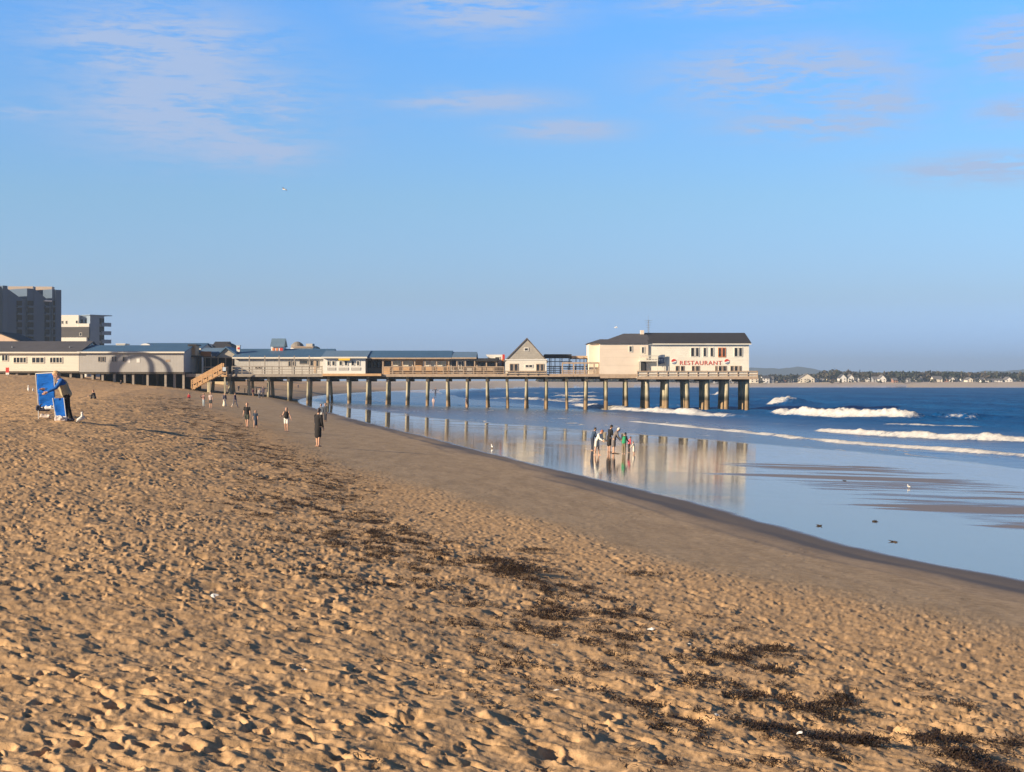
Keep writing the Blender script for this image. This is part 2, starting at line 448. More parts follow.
def sea_lines():
    def L(*pts): return np.array([( (px-CX)/F*(H*F/(py-HY)), H*F/(py-HY)) for px,py in pts])
    return [ # polyline on the water, crest height, half width seaward, foam amount
        (L((776,413),(800,415.2),(850,417.2),(900,418.6),(926,418.8)), .85, 2.4, .95),
        (L((930,418),(958,418.6),(990,419)), .8, 3.0, .38),
        (L((822,431.5),(835,433),(880,435.8),(930,438.2),(980,440.6),(1040,442.6),(1130,446)), .42, 1.7, .92),
        (L((612,420.8),(650,424.4),(690,428),(740,432.6),(800,439),(851,444.4),(900,447.5),(960,452),(1024,458),(1120,466)), .20, 1.15, .85),
        (L((568,404.5),(593,407.2),(620,410.4),(655,412.4),(690,414.6),(720,416.6),(748,417.6)), .55, 2.4, .9),
        (L((622,414.5),(660,418),(720,421.5)), .1, 1.5, .30),
        (L((880,424.5),(930,426),(985,428)), .16, 1.4, .5),
        (L((640,405.5),(700,407),(745,408.4)), .2, 1.8, .45),
        (L((755,423.5),(820,427),(900,430.5),(1000,434)), .08, 1.2, .34),
        (L((860,449),(940,454),(1024,462)), .05, 1.0, .42),
        (L((470,392),(540,393.4),(590,394)), .4, 5, .5),
        (L((400,394),(450,395.4),(500,396)), .25, 4, .45),
        (L((505,388.1),(546,388.4)), 1.1, 12, .9),
        (L((455,386.6),(500,387)), .9, 14, .6),
        (L((484,398.6),(520,399.4),(560,401.5),(590,404)), .45, 4, .7),
        (L((560,393.4),(604,393.8)), .75, 7, .85),
        (L((556,396.6),(600,397.4)), .6, 5, .8),
        (L((555,399.8),(606,401)), .5, 4, .75),
        (L((715,394.8),(724,395.2)), 1.3, 5, .9),
        (L((776,403.6),(786,404.4)), 1.2, 4, .8),
        (L((731,396.6),(738,396.6)), .7, 4, .6),
        (L((758,399.6),(764,399.8)), .6, 4, .45),
        (L((380,403.5),(430,406.2),(470,407.4),(512,409)), .06, 2, .22),
    ]
def build_sea():
    rows = [26.]
    while rows[-1] < 6500:
        d = rows[-1]
        st = .5 if d < 60 else (.33 if d < 250 else max(.33+(d-250)*.02, d*d/40000.))
        rows.append(d+min(st, 400))
    rows = np.array(rows)
    t = tancols(-.2, 1.7, -.105, .35, .00080, 60)
    X = rows[:,None]*t[None,:]; Y = np.repeat(rows[:,None], len(t), 1)
    u = udist(X, Y); keep = u < -10
    s = sm(-26, -70, u)                                   # how far out
    off = np.clip((-u-26)/60, 0, 1)
    ph = -u+3*fbm(X*.03,Y*.03,31)
    Z = off*(.16*np.sin(ph*.42)+.10*np.sin(ph*.9+X*.05))*np.clip(1-Y/900,0.1,1)
    Z += off*.24*fbm(X*.30,Y*.14,33,3)*np.clip(1.2-Y/1500,.3,1)+.012*fbm(X*.5,Y*.5,35,2)+.0
    foam = np.zeros_like(X)
    for pts, hgt, wid, amt in sea_lines():
        p = _spline(pts, 4); lo = p.min(0)-40; hi = p.max(0)+40
        m = (X > lo[0]) & (X < hi[0]) & (Y > lo[1]) & (Y < hi[1])
        if not m.any(): continue
        x = X[m]; y = Y[m]; best = np.full(x.shape,1e18); sd = np.zeros_like(x); tt = np.zeros_like(x)
        n = len(p)-1
        for i in range(n):
            ax, ay = p[i]; bx, by = p[i+1]; dx = bx-ax; dy = by-ay; L2 = dx*dx+dy*dy
            tr = ((x-ax)*dx+(y-ay)*dy)/L2; tc = np.clip(tr,0,1)
            d2 = (x-ax-tc*dx)**2+(y-ay-tc*dy)**2
            cr = (dx*(y-ay)-dy*(x-ax))/math.sqrt(L2)
            k = d2 < best; best = np.where(k,d2,best); sd = np.where(k,cr,sd); tt = np.where(k,(i+tc)/n,tt)
            endgap = np.sqrt(d2)
        # beyond the ends the crest dies away
        dist = np.sqrt(best); ax_out = np.sqrt(np.maximum(best-sd*sd,0))
        ends = np.exp(-(ax_out/(wid*1.2))**2)*(.30+.70*np.clip(np.minimum(tt*9,(1-tt)*5),0,1))
        flip = 1.0 if p[-1][1] < p[0][1] else 1.0
        # seaward is the side away from the eye
        nx = (p[-1]-p[0]); seaward = np.sign(nx[0]) if abs(nx[0]) > 1e-6 else 1
        q = sd*seaward                                      # >0 further out, <0 towards the beach
        q = q+.35*wid*fbm(x*.22+hgt,y*.22,44)
        wob = .72+.75*fbm(x*.22,y*.12,47)
        cross = np.where(q < 0, np.exp(-(q/(wid*.33))**2), np.exp(-(q/(wid*1.25))**2))
        lump = 1+.30*fbm(x*.9,y*.5,49,3)+.30*np.abs(fbm(x*1.7,y*.7,50,3))+.10*fbm(x*4,y*1.5,52,2)
        Z[m] += hgt*ends*wob*cross*np.where(amt>.35,lump,1)
        fc = np.where(q < 0, np.exp(-(q/(wid*.62))**4), np.exp(-(q/(wid*.75))**2))*(.80+.35*np.clip(fbm(x*.45,y*.2,55,3)+.55,0,1))
        foam[m] = np.maximum(foam[m], amt*ends*fc*(.9+.25*fbm(x*.3,y*.15,53)))
        # lace of spent foam trailing behind
        tr_ = np.where(q > 0, np.exp(-(q/(wid*3.2))), 0)*ends*.30*amt
        foam[m] = np.maximum(foam[m], tr_*(1+fbm(x*.2,y*.1,57)))
    # thin swash running up the flat: its lip carries a little foam
    lip = np.exp(-((u+24.0+2.2*fbm(X*.10,Y*.05,59))/.5)**2)*np.clip(1-Y/200,0,1)
    foam = np.maximum(foam, .20*lip)
    Z += .02-.0*X
    shallow = 1-sm(24, 62, -u)
    shallow = np.where(Y > 260, np.minimum(shallow, np.maximum(.6*(1-sm(300,520,Y))+.1, 1-sm(14,40,-u))), shallow)
    me = grid_mesh('sea', X, Y, Z, keep, {'foam':np.clip(foam,0,1),'shallow':shallow})
    o = link_mesh('sea', me, sea_material()); tag(o, kind='structure')

build_beach(); build_sea()

# ------------------------------------------------------------------ building kit
m_cream = M('cream_siding', (.79,.75,.655), .7, .06, .6, ('Z',.22,.18))
m_white = M('white_paint', (.80,.78,.74), .6, .06, 1.0)
m_restw = M('cream_restaurant_siding', (.82,.785,.69), .7, .10, .6, ('Z',.25,.12))
m_tan = M('tan_plaster_board', (.77,.655,.54), .75, .07, .5, ('Z',1.2,.10))
m_grey = M('grey_siding', (.42,.41,.40), .75, .08, .7, ('X',.45,.22))
m_greyl = M('light_grey_siding', (.50,.48,.45), .75, .10, .7, ('X',1.1,.25))
m_shing = M('grey_shingle', (.42,.39,.345), .85, .15, 2.5, ('Z',.28,.3))
m_blue = M('blue_metal_roof', (.065,.140,.235), .5, .10, .5, ('X',.6,.30))
m_bluel = M('pale_blue_metal_roof', (.15,.235,.33), .5, .10, .5, ('X',.6,.25))
m_darkroof = M('charcoal_shingle_roof', (.038,.038,.045), .85, .2, 1.2, ('Y',.35,.25))
m_greyroof = M('grey_shingle_roof', (.085,.083,.095), .85, .15, 1.0, ('Y',.35,.2))
m_wood = M('weathered_wood', (.46,.345,.25), .8, .2, 2.0)
m_newwood = M('orange_wood', (.60,.37,.19), .75, .18, 2.0)
m_greywood = M('grey_deck_wood', (.34,.30,.26), .85, .2, 2.0)
m_darkw = M('dark_frame_paint', (.035,.035,.04), .6, .2)
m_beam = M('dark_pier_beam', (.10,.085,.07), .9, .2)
m_red = M('red_paint', (.60,.045,.035), .6, .08)
m_orange = M('orange_paint', (.65,.22,.08), .6, .08)
m_yellow = M('yellow_sign_paint', (.80,.52,.06), .6, .06)
m_trim = M('window_trim', (.74,.70,.62), .6, .05)
m_metal = M('grey_metal', (.35,.36,.38), .4, .1, metal=.6)

def window(parent, p0, p1, q0, q1, Y, frame=None, fw=.10, label=None, mull=0, pane=None):
    """frame proud of the wall at depth Y, its pane a child"""
    x0,_,z1 = P(p0,q0,Y); x1,_,z0 = P(p1,q1,Y)
    a = Y-.07; b = Y+.02; fr = MB()
    fr.box(x0,x1,a,b,z1-fw,z1); fr.box(x0,x1,a,b,z0,z0+fw)
    fr.box(x0,x0+fw,a,b,z0+fw,z1-fw); fr.box(x1-fw,x1,a,b,z0+fw,z1-fw)
    for k in range(mull):
        xm = x0+(x1-x0)*(k+1)/(mull+1); fr.box(xm-fw*.45,xm+fw*.45,a+.005,b,z0+fw,z1-fw)
    o = fr.build('window', frame or m_trim, parent)
    g = MB().box(x0+fw*.9,x1-fw*.9,Y-.035,Y+.01,z0+fw*.9,z1-fw*.9)
    gg = g.build('pane', pane or glass_mat(), parent); gg.parent = o
    if label: o['label'] = label
    return o
def panel(parent, name, p0, p1, q0, q1, Y, mat, t=.08):
    return MB().pbox(p0,p1,q0,q1,Y-t,Y).build(name, mat, parent)

def hall(name, label, cat, p0, p1, qe, qb, qr, Y, D, wall, roof, over=.35, group=None, z_base=None, th=.16, trim=True):
    """long hall, ridge parallel to the picture: wall with gable ends + roof slab"""
    x0 = P(p0,0,Y)[0]; x1 = P(p1,0,Y)[0]; ze = P(0,qe,Y)[2]; zb = P(0,qb,Y)[2] if z_base is None else z_base
    Ym = Y+D/2; zr = P(0,qr,Ym)[2]
    root = thing(name, label, cat, ((x0+x1)/2, Y+D/2, zb), group)
    MB().prism([(Y,zb),(Y+D,zb),(Y+D,ze-.02),(Ym,zr-th-.03),(Y,ze-.02)], 'x', x0, x1).build('wall', wall, root)
    s = (zr-ze)/(D/2); zo = ze-over*s
    MB().prism([(Y-over,zo),(Ym,zr-th),(Y+D+over,zo),(Y+D+over,zo+th),(Ym,zr),(Y-over,zo+th)], 'x', x0-over*.6, x1+over*.6).build('roof', roof, root)
    if trim:
        MB().box(x0-over*.6, x1+over*.6, Y-over-.06, Y-over-.004, zo-.05, zo+th+.02).build('eave_trim', m_trim, root)
    return root

def railing_mesh(mb, xa, xb, Y, z0, h=1.05, step=1.5, rails=3, post=.11):
    n = max(1, round((xb-xa)/step))
    for i in range(n+1):
        x = xa+(xb-xa)*i/n; mb.box(x-post/2, x+post/2, Y-post/2, Y+post/2, z0, z0+h)
    for k in range(rails):
        z = z0+h*(k+1)/rails
        mb.box(xa, xb, Y-post*.75, Y-post*.75+.05, z-.12, z-.02)
    mb.box(xa-.05, xb+.05, Y-.10, Y+.10, z0+h, z0+h+.05)
    return mb

YF = 240.0
ZD = P(0,374,YF)[2]                                   # deck level of the pier
S = F/YF
def PX(px): return (px-CX)/S
# ---- the pier itself: deck, edge beams, bents of piles, railing
m_pile = None
def pile_material():
    m, nt, b = new_mat('pile_timber'); n = N(nt); v = n.pos()
    sep = nt.nodes.new('ShaderNodeSeparateXYZ'); nt.links.new(v, sep.inputs[0])
    gn = n.noise(n.scale(v,(1,1,.35)), 2.2, 4)
    dry = n.mix(n.ramp(gn,.35,.65), col((.31,.285,.19)), col((.46,.41,.30)))
    tide = n.mix(n.ramp(gn,.35,.65), col((.23,.155,.085)), col((.33,.23,.13)))
    z = n.math('ADD', sep.outputs[2], n.math('MULTIPLY', n.math('SUBTRACT', gn, .5), .5))
    c = n.mix(n.ramp(z, 1.5, 1.75), tide, dry)
    band = n.math('MULTIPLY', n.ramp(z,1.25,1.6), n.math('SUBTRACT',1,n.ramp(z,1.75,2.5)))
    c = n.mix(n.math('MULTIPLY', band, .85), c, col((.045,.045,.035)))
    nt.links.new(c, b.inputs['Base Color']); b.inputs['Roughness'].default_value = .85
    nt.links.new(n.bump(gn,.5,.05), b.inputs['Normal']); return m
m_pile = pile_material()
pier = thing('pier', 'long wooden pier deck on rows of timber piles running from beach into surf', 'pier', (PX(480), YF+7, ZD))
xa, xb = PX(186), PX(757.5)
MB().box(xa, PX(480), YF+.1, YF+18, ZD-.30, ZD).box(xa, PX(322), YF+18.01, YF+36, ZD-.30, ZD-.002).box(PX(480)+.01, xb, YF+.1, YF+16, ZD-.30, ZD-.002).build('deck', m_greywood, pier)
eb = MB()
eb.box(xa, PX(322.8), YF-.12, YF+.09, ZD-.42, ZD+.02); eb.build('edge_beam', m_greywood, pier)
MB().box(PX(323), PX(381.5), YF-.5, YF+.09, ZD-.30, ZD+.06).build('edge_beam', m_newwood, pier)
MB().box(PX(382), PX(600), YF-.12, YF+.09, ZD-.42, ZD+.02).build('edge_beam', m_wood, pier)
MB().box(PX(600.2), PX(757.5), YF-.12, YF+.09, ZD-.62, ZD-.02).build('edge_beam', m_wood, pier)
YK = YF-2.4; ZW = P(0,376.8,YK)[2]; wx0 = P(637,0,YK)[0]; wx1 = P(758,0,YK)[0]
MB().box(wx0, wx1, YK, YF-.125, ZW-.22, ZW).build('walkway_deck', m_greywood, pier)
MB().box(wx0, wx1, YK-.12, YK-.004, ZW-.36, ZW+.03).build('edge_beam', m_wood, pier)
jb = MB()
for yy in (2.2,4.6,7,10,13): jb.box(xa, xb, YF+yy, YF+yy+.3, ZD-.75, ZD-.31)
jb.build('underdeck_beams', m_beam, pier)
k = 0
for k in range(28):
    px = 746-19.92*k; x = PX(px)
    r0 = .34 if px > 630 else (.27 if px > 585 else (.21 if px > 300 else .24))
    cap = MB().box(x-.22, x+.22, YF+(.35 if px < 640 else -2.0), YF+14.5, ZD-1.12, ZD-.76); cap.build('pile_cap', m_beam, pier)
    for yy in ((.85,4.2) if px < 640 else (-1.35,2.4,6.2)):
        zg = min(ground(x, YF+yy), 0)-.8 if ground(x, YF+yy) < .3 else ground(x, YF+yy)-.5
        jx = random.uniform(-.14,.14); rk = random.uniform(.88,1.12)
        MB().tube((x+jx*1.6,YF+yy,zg), (x,YF+yy,ZD-1.12 if (yy > 1 or px > 640) else ZD-.45), r0*1.12*rk, r0*.95*rk, 12).build('pile', m_pile, pier, smooth=False)
    if px > 700 and k < 2:
        pass
rl = MB(); railing_mesh(rl, PX(232), PX(322), YF+.05, ZD, 1.15, 1.48, 3, .12); rl.build('railing', m_greywood, pier)
rl = MB(); railing_mesh(rl, PX(382.5), PX(504), YF+.05, ZD, 1.10, 1.5, 4, .12); rl.build('railing', m_wood, pier)
rl = MB(); railing_mesh(rl, wx0+.05, wx1-.05, YK+.06, ZW, .84, 1.45, 2, .10)
rl.build('railing', m_wood, pier)
sc = MB().box(wx0, wx1, YK+.12, YK+.155, ZW+.08, ZW+.80); sc.build('railing_screen', M('pale_screen',(.68,.64,.56),.8,.15,1.5,('X',.3,.25)), pier)
for px in (249,264.5,278.8,294,309): MB().box(PX(px)-.07, PX(px)+.07, YF+.25, YF+.39, ZD, ZD+2.75).build('walkway_post', m_greywood, pier)

# ---- restaurant at the seaward end
YR = YF+.15
def PR(px): return P(px,0,YR)[0]
rest = thing('restaurant', 'cream two storey restaurant with charcoal roof and red lettering at seaward end of pier', 'restaurant', (PR(680), YR+7, ZD))
x0, x1 = PR(648.3), PR(749); ze = P(0,343.2,YR)[2]; DR = 13.; Ym = YR+DR/2; zr = P(0,332.8,Ym)[2]
MB().prism([(YR,ZW-.1),(YR+DR,ZW-.1),(YR+DR,ze-.02),(Ym,zr-.2),(YR,ze-.02)], 'x', x0, x1).build('wall', m_restw, rest)
s_ = (zr-ze)/(DR/2)
MB().prism([(YR-.3,ze-.3*s_),(Ym,zr-.16),(YR+DR+.3,ze-.3*s_),(YR+DR+.3,ze-.3*s_+.17),(Ym,zr),(YR-.3,ze-.3*s_+.17)], 'x', x0-.05, x1+.3).build('roof', m_darkroof, rest)
MB().box(x0, x1+.3, YR-.37, YR-.304, ze-.22, ze-.06).build('eave_trim', m_restw, rest)
# tan left wing: flush with the deck edge, hipped roofs
YL = YF-.1
a0, a1 = PX(599.5), PX(648.2); zt = P(0,343.2,YL)[2]; zb_ = P(0,376.6,YL)[2]
MB().box(a0, a1, YL, YL+12, zb_, zt).build('wing_wall', m_tan, rest)
b0 = P(589,0,YL+1.2)[0]
MB().box(b0, a0-.004, YL+1.2, YL+9, ZD, zt-.02).build('wing_wall', M('tan_side_board',(.82,.72,.58),.75,.06,.5), rest)
zr1 = P(0,333.6,YL+6)[2]; hx0 = P(623.5,0,YL+6)[0]
MB().solid([(a0-.4,YL-.35,zt),(a1+.3,YL-.35,zt),(a1+.3,YL+12.3,zt),(a0-.4,YL+12.3,zt),(hx0,YL+6,zr1),(a1+.3,YL+6,zr1)],
           [(0,1,5,4),(2,3,4,5),(3,0,4),(1,2,5),(0,3,2,1)]).build('roof', m_greyroof, rest)
zr2 = P(0,339.2,YL+5)[2]; k0 = P(600,0,YL+5)[0]; k1 = P(614,0,YL+5)[0]
MB().solid([(b0-.3,YL+.8,zt+.01),(k1,YL+.8,zt+.01),(k1,YL+9.3,zt+.01),(b0-.3,YL+9.3,zt+.01),(k0,YL+5,zr2),(k1,YL+5,zr2)],
           [(0,1,5,4),(2,3,4,5),(3,0,4),(1,2,5),(0,3,2,1)]).build('roof', m_greyroof, rest)
ch = MB().pbox(640.6,644,330.2,334.4,YL+5.2,YL+6.2); ch.build('chimney', m_tan, rest)
# balcony + door at the joint of the two wings
bal = MB(); bal.pbox(639.5,658,359.8,361.4,YL-.7,YL-.02); balo = bal.build('balcony', m_cream, rest)
br = MB(); railing_mesh(br, P(639.7,0,YL-.85)[0], P(657.8,0,YL-.85)[0], YL-.62, P(0,359.8,YL-.7)[2], .62, .45, 2, .06)
bro = br.build('balcony_railing', m_cream, rest); bro.parent = balo
for px in (640.2,657.4):
    xq = P(px,0,YL-.8)[0]; MB().box(xq-.06,xq+.06,YL-.64,YL-.52,ZW,P(0,361.4,YL-.7)[2]).build('balcony_post', m_cream, rest)
panel(rest, 'door', 639.2,646.2,361.8,372.6, YL, m_darkw)
window(rest, 641.2,644.6,346.6,353.6, YL)
window(rest, 628.8,632.4,345.8,352.2, YL)
for p0_,p1_ in ((690.6,694.6),(695.4,699.2),(703,706.6),(710,713.6),(734,738),(738.6,742.4)):
    window(rest, p0_,p1_,347.4,356.8, YR, fw=.08)
for p0_,p1_ in ((718,721.6),(722.2,725.6)):
    window(rest, p0_,p1_,347.6,357.2, YR, frame=m_orange, fw=.09, label='window with orange frame')
for p0_,p1_ in ((675.4,679),(680.6,684.2),(691.6,694.6),(695.6,699.4),(715,717),(718.4,722),(722.8,726.4),(730.2,733.4),(734.4,737.8),(739,741.2)):
    window(rest, p0_,p1_,365.8,372.8, YR, frame=m_wood, fw=.07)
def lettering(parent, txt, p0, p1, q0, q1, Y, mat, name='sign_lettering'):
    cu = bpy.data.curves.new('t','FONT'); cu.body = txt; cu.extrude = .02; cu.offset = .004; cu.space_character = 1.12
    ob = bpy.data.objects.new('t', cu); C.objects.link(ob)
    bpy.context.view_layer.update()
    me = bpy.data.meshes.new_from_object(ob.evaluated_get(bpy.context.evaluated_depsgraph_get()))
    bpy.data.objects.remove(ob)
    n = len(me.vertices); co = np.zeros(n*3,np.float32); me.vertices.foreach_get('co',co); co = co.reshape(-1,3)
    lo = co.min(0); hi = co.max(0)
    x0,_,z1 = P(p0,q0,Y); x1,_,z0 = P(p1,q1,Y); off = wloc(parent)
    out = np.empty_like(co)
    out[:,0] = x0+(co[:,0]-lo[0])/(hi[0]-lo[0])*(x1-x0)-off.x
    out[:,2] = z0+(co[:,1]-lo[1])/(hi[1]-lo[1])*(z1-z0)-off.z
    out[:,1] = Y-.025-(co[:,2])-off.y
    me.vertices.foreach_set('co', out.reshape(-1)); me.update()
    return link_mesh(name, me, mat, parent)
lettering(rest, 'RESTAURANT', 679.8,721.8,360.8,364.9, YR, M('faded_red_letters',(.62,.11,.08),.6,.10))
def disc_part(parent, px, py, rpx, Y, y_lo, y_hi, mat, name, t):
    cx_,_,cz = P(px,py,Y); r = rpx*Y/F; pts = []
    for i in range(41):
        a = -math.pi/2+math.pi*i/40; pts.append((r*math.cos(a), r*math.sin(a)))
    full = pts+[(-x,z) for x,z in reversed(pts[1:-1])]
    # wavy band edges: clip the disc between two waves
    def wave(x, z0): return z0*r+.18*r*math.sin(x/r*2.6)
    cols_ = 26; up = []; dn = []
    for i in range(cols_+1):
        x = -r+2*r*i/cols_; e = math.sqrt(max(r*r-x*x,0))
        up.append((cx_+x, cz+min(e, max(-e, wave(x,y_hi))) if y_hi < 1 else cz+e)); dn.append((cx_+x, cz+max(-e, min(e, wave(x,y_lo))) if y_lo > -1 else cz-e))
    poly = MB()
    for i in range(cols_):
        (ax,az),(bx,bz) = up[i],up[i+1]; (cx2,cz2),(dx2,dz2) = dn[i],dn[i+1]
        if az-cz2 < 1e-4 and bz-dz2 < 1e-4: continue
        poly.solid([(cx2,Y-t,cz2),(dx2,Y-t,dz2),(bx,Y-t,bz),(ax,Y-t,az),(cx2,Y,cz2),(dx2,Y,dz2),(bx,Y,bz),(ax,Y,az)],
                   [(0,1,2,3),(7,6,5,4),(0,4,5,1),(3,2,6,7)])
    return poly.build(name, mat, parent)
for px in (673.8, 726.8):
    dd = disc_part(rest, px, 361.6, 2.7, YR, -1, 1, m_white, 'round_emblem', .04)
    e1 = disc_part(rest, px, 361.6, 2.6, YR, .10, 1, m_red, 'emblem_top', .055); e1.parent = dd
    e2 = disc_part(rest, px, 361.6, 2.6, YR, -1, -.32, M('emblem_blue',(.20,.26,.36),.6,.05), 'emblem_bottom', .055); e2.parent = dd
# roof aerial
an = thing('roof_aerial', 'thin lattice aerial mast on restaurant roof', 'aerial', P(648.4,334,YL+6))
am = MB(); ax_,ay_,az_ = P(648.4,334.4,YL+6); top = P(648.6,317.5,YL+6)[2]
for dx,dy in ((-.12,-.1),(.12,-.1),(0,.14)): am.tube((ax_+dx,ay_+dy,az_-.3),(ax_+dx*.4,ay_+dy*.4,top-.5),.022,.018,6)
for i in range(8):
    z = az_+(top-az_)*i/8.5; am.tube((ax_-.12,ay_-.1,z),(ax_+.12,ay_-.1,z+.14),.014,.014,5)
am.tube((ax_,ay_,top-.7),(ax_,ay_,top+.3),.016,.012,6); am.build('mast', m_metal, an)
ar = MB(); z = top-.5
for i,l in enumerate((.6,.5,.42,.3)): ar.tube((ax_-l,ay_+.02*i,z-.35*i),(ax_+l,ay_+.02*i,z-.35*i+.05),.018,.018,5)
ar.build('antenna_bars', m_metal, an)
# dark blue sheet on a thin pole, close to the wall by the balcony
fl = thing('hung_sheet', 'dark blue sheet on thin pole beside restaurant balcony', 'hung_sheet', P(664.8,374,YF-.22))
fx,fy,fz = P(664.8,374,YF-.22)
MB().tube((fx,fy,ZW),(fx,fy,P(0,354.6,YF-.22)[2]),.035,.025,8).build('thin_pole', m_darkw, fl)
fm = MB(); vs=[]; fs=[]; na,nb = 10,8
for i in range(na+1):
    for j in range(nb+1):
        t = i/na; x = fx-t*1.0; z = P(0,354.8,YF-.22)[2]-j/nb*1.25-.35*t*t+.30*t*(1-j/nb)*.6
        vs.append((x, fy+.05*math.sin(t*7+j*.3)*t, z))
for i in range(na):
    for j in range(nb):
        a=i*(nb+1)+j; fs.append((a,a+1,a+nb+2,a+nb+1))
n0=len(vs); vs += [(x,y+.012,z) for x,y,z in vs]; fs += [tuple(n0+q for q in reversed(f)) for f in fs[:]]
fm.solid(vs,fs); fm.build('cloth', M('dark_blue_cloth',(.10,.14,.22),.8,.2,2), fl, smooth=True)

# ---- open timber porch and dark pavilion left of the restaurant
po = thing('timber_porch', 'open timber porch with square openings between gabled house and restaurant', 'porch', (PX(581), YF+2, ZD))
pm = MB(); pm.pbox(561.8,599.3,362.2,363.8,YF-.05,YF+.12)
for px in (562.4,573.6,584.8,594.2,599): pm.pbox(px-.7,px+.7,363.8,374,YF-.05,YF+.12)
pm.build('frame', m_wood, po)
pb = MB(); pb.pbox(562.8,599,370.2,371,YF-.03,YF+.08)
for i in range(34): pb.pbox(563.2+i*1.06,563.8+i*1.06,371,376.4,YF-.02,YF+.05)
pb.build('balustrade', m_wood, po)
pb = MB(); pb.pbox(562.8,573.4,375.2,376.6,YF-.16,YF-.03); pb.pbox(574,599,375.2,376.6,YF-.16,YF-.03); pb.build('kick_board', m_wood, po)
pv = thing('pavilion', 'dark flat roofed open pavilion with slender posts behind timber porch', 'pavilion', (PX(566), YF+9, ZD))
MB().pbox(544.5,571.6,354.2,357.6,YF+5,YF+13).build('roof', m_darkw, pv)
MB().pbox(571.8,592,355.8,358.4,YF+5.5,YF+13).build('roof', m_wood, pv)
for px in (549.5,555,562,569,576,584): MB().pbox(px-.35,px+.35,357,374,YF+5.2,YF+5.42).build('post', m_darkw, pv)
for px in (551,560,570,580): MB().pbox(px-.3,px+.3,357,374,YF+12.2,YF+12.4).build('post', m_darkw, pv)
MB().pbox(546,572,361.2,361.9,YF+5.0,YF+5.18).build('cross_beam', m_darkw, pv)
pr = MB(); railing_mesh(pr, P(546,0,YF+5)[0], P(590,0,YF+5)[0], YF+5.0, ZD, 1.2, 1.2, 4, .09); pr.build('railing', m_darkw, pv)

# ---- gabled house over the surf
YG = YF-.05
gh = thing('gabled_house', 'small cream and grey shingled house with steep front gable on pier', 'house', (PX(526), YG+5, ZD))
g0,g1 = PX(505.2),PX(546.6); zg_ = P(0,359.8,YG)[2]; za = P(0,337.6,YG)[2]; gxm = PX(527)
MB().box(g0,g1,YG,YG+10,ZD-.02,zg_-.01).build('wall', m_cream, gh)
MB().prism([(g0,zg_),(g1,zg_),(gxm,za-.30)],'y',YG+.05,YG+9.95).build('gable', m_shing, gh)
rf = MB(); t_=.20
for gx, sgn in ((g0,-1),(g1,1)):
    dx = gx-gxm; dz = zg_-za; ex = gx+dx*.06; ez = zg_+dz*.06
    rf.prism([(gxm,za-.22),(ex,ez-.22),(ex,ez),(gxm,za)],'y',YG-.05,YG+10.3)
rf.build('roof', M('grey_roof_edge',(.14,.115,.10),.85,.2,1.5), gh)
MB().pbox(504.8,547,359.2,360.2,YG-.06,YG-.004).build('trim_board', m_white, gh)
window(gh, 524,528.6,347.6,351.2, YG+.05, frame=m_white)
for a_,b_ in ((509.6,513.6),(514.2,518.2)): window(gh, a_,b_,363.6,372, YG, frame=m_wood, fw=.09)
window(gh, 525,532.8,364.4,367.8, YG, mull=1)
for a_,b_ in ((536,539.8),(540.4,544)): window(gh, a_,b_,363.8,371.8, YG, frame=m_wood, fw=.09)
rl = MB(); railing_mesh(rl, PX(505.5), PX(546.4), YF-.30, ZD-.1, .55, 1.4, 2, .08); rl.build('low_rail', m_wood, gh)

# ---- white kiosk wing with sloping parapet and red banner behind
kb = thing('white_snack_building', 'white flat topped snack building with sloping side wall behind gabled house', 'shop', (P(494,0,YF+7)[0], YF+9, ZD))
q=[P(*p_,YF+6) for p_ in ((498,374),(504.8,374),(504.8,354.6),(486,354.6),(488.5,358.6),(492.5,361))]
MB().prism([(v[0],v[2]) for v in q],'y',YF+6,YF+11).build('wall', m_white, kb)
window(kb, 494.8,500.2,356.6,360.2, YF+6)
panel(kb, 'banner', 501.6,503.6,359,372, YF+6, m_orange)
panel(kb, 'banner', 502.4,504.6,354.4,359, YF+5.9, m_red)

# ---- porches with railings and lit timber back walls
def porch(name, label, p0, p1, qe, qr, roof, back, Y=YF, D=13., setb=.95, posts=(), wins=(), wcol=None, lowroof=False, roof_x=None):
    Yb = Y+setb; xq0 = P(p0,0,Yb)[0]; xq1 = P(p1,0,Yb)[0]; ze = P(0,qe,Y)[2]
    root = thing(name, label, 'shop', ((xq0+xq1)/2, Y+D/2, ZD))
    MB().box(xq0, xq1, Yb, Y+D-.5, ZD, ze+.25).build('wall', back, root)
    if lowroof:
        MB().box(PX(p0)-.1, PX(p1)+.1, Y-.15, Y+D, ze, ze+.42).build('roof', roof, root)
    else:
        rx0, rx1 = roof_x or (p0,p1); Ym = Y+D/2; zr = P(0,qr,Ym)[2]
        MB().prism([(Y-.2,ze),(Ym,zr-.2),(Y+D,ze),(Y+D,ze+.2),(Ym,zr),(Y-.2,ze+.2)],'x',PX(rx0),PX(rx1)).build('roof', roof, root)
        MB().box(PX(rx0), PX(rx1), Y-.28, Y-.204, ze-.06, ze+.14).build('fascia', m_wood, root)
    for px in posts: MB().box(PX(px)-.09,PX(px)+.09,Y+.2,Y+.38,ZD,ze+.0).build('post', m_wood, root)
    for w in wins: window(root, w[0],w[1],w[2],w[3], Yb, frame=w[4] if len(w)>4 else m_trim, fw=.10, mull=1, pane=w[5] if len(w)>5 else None)
    return root
m_sheen = M('painted_sheen_glass', (.72,.64,.44), .25, .15, 1.2)  # pale panes: bright window reflection put into the base colour
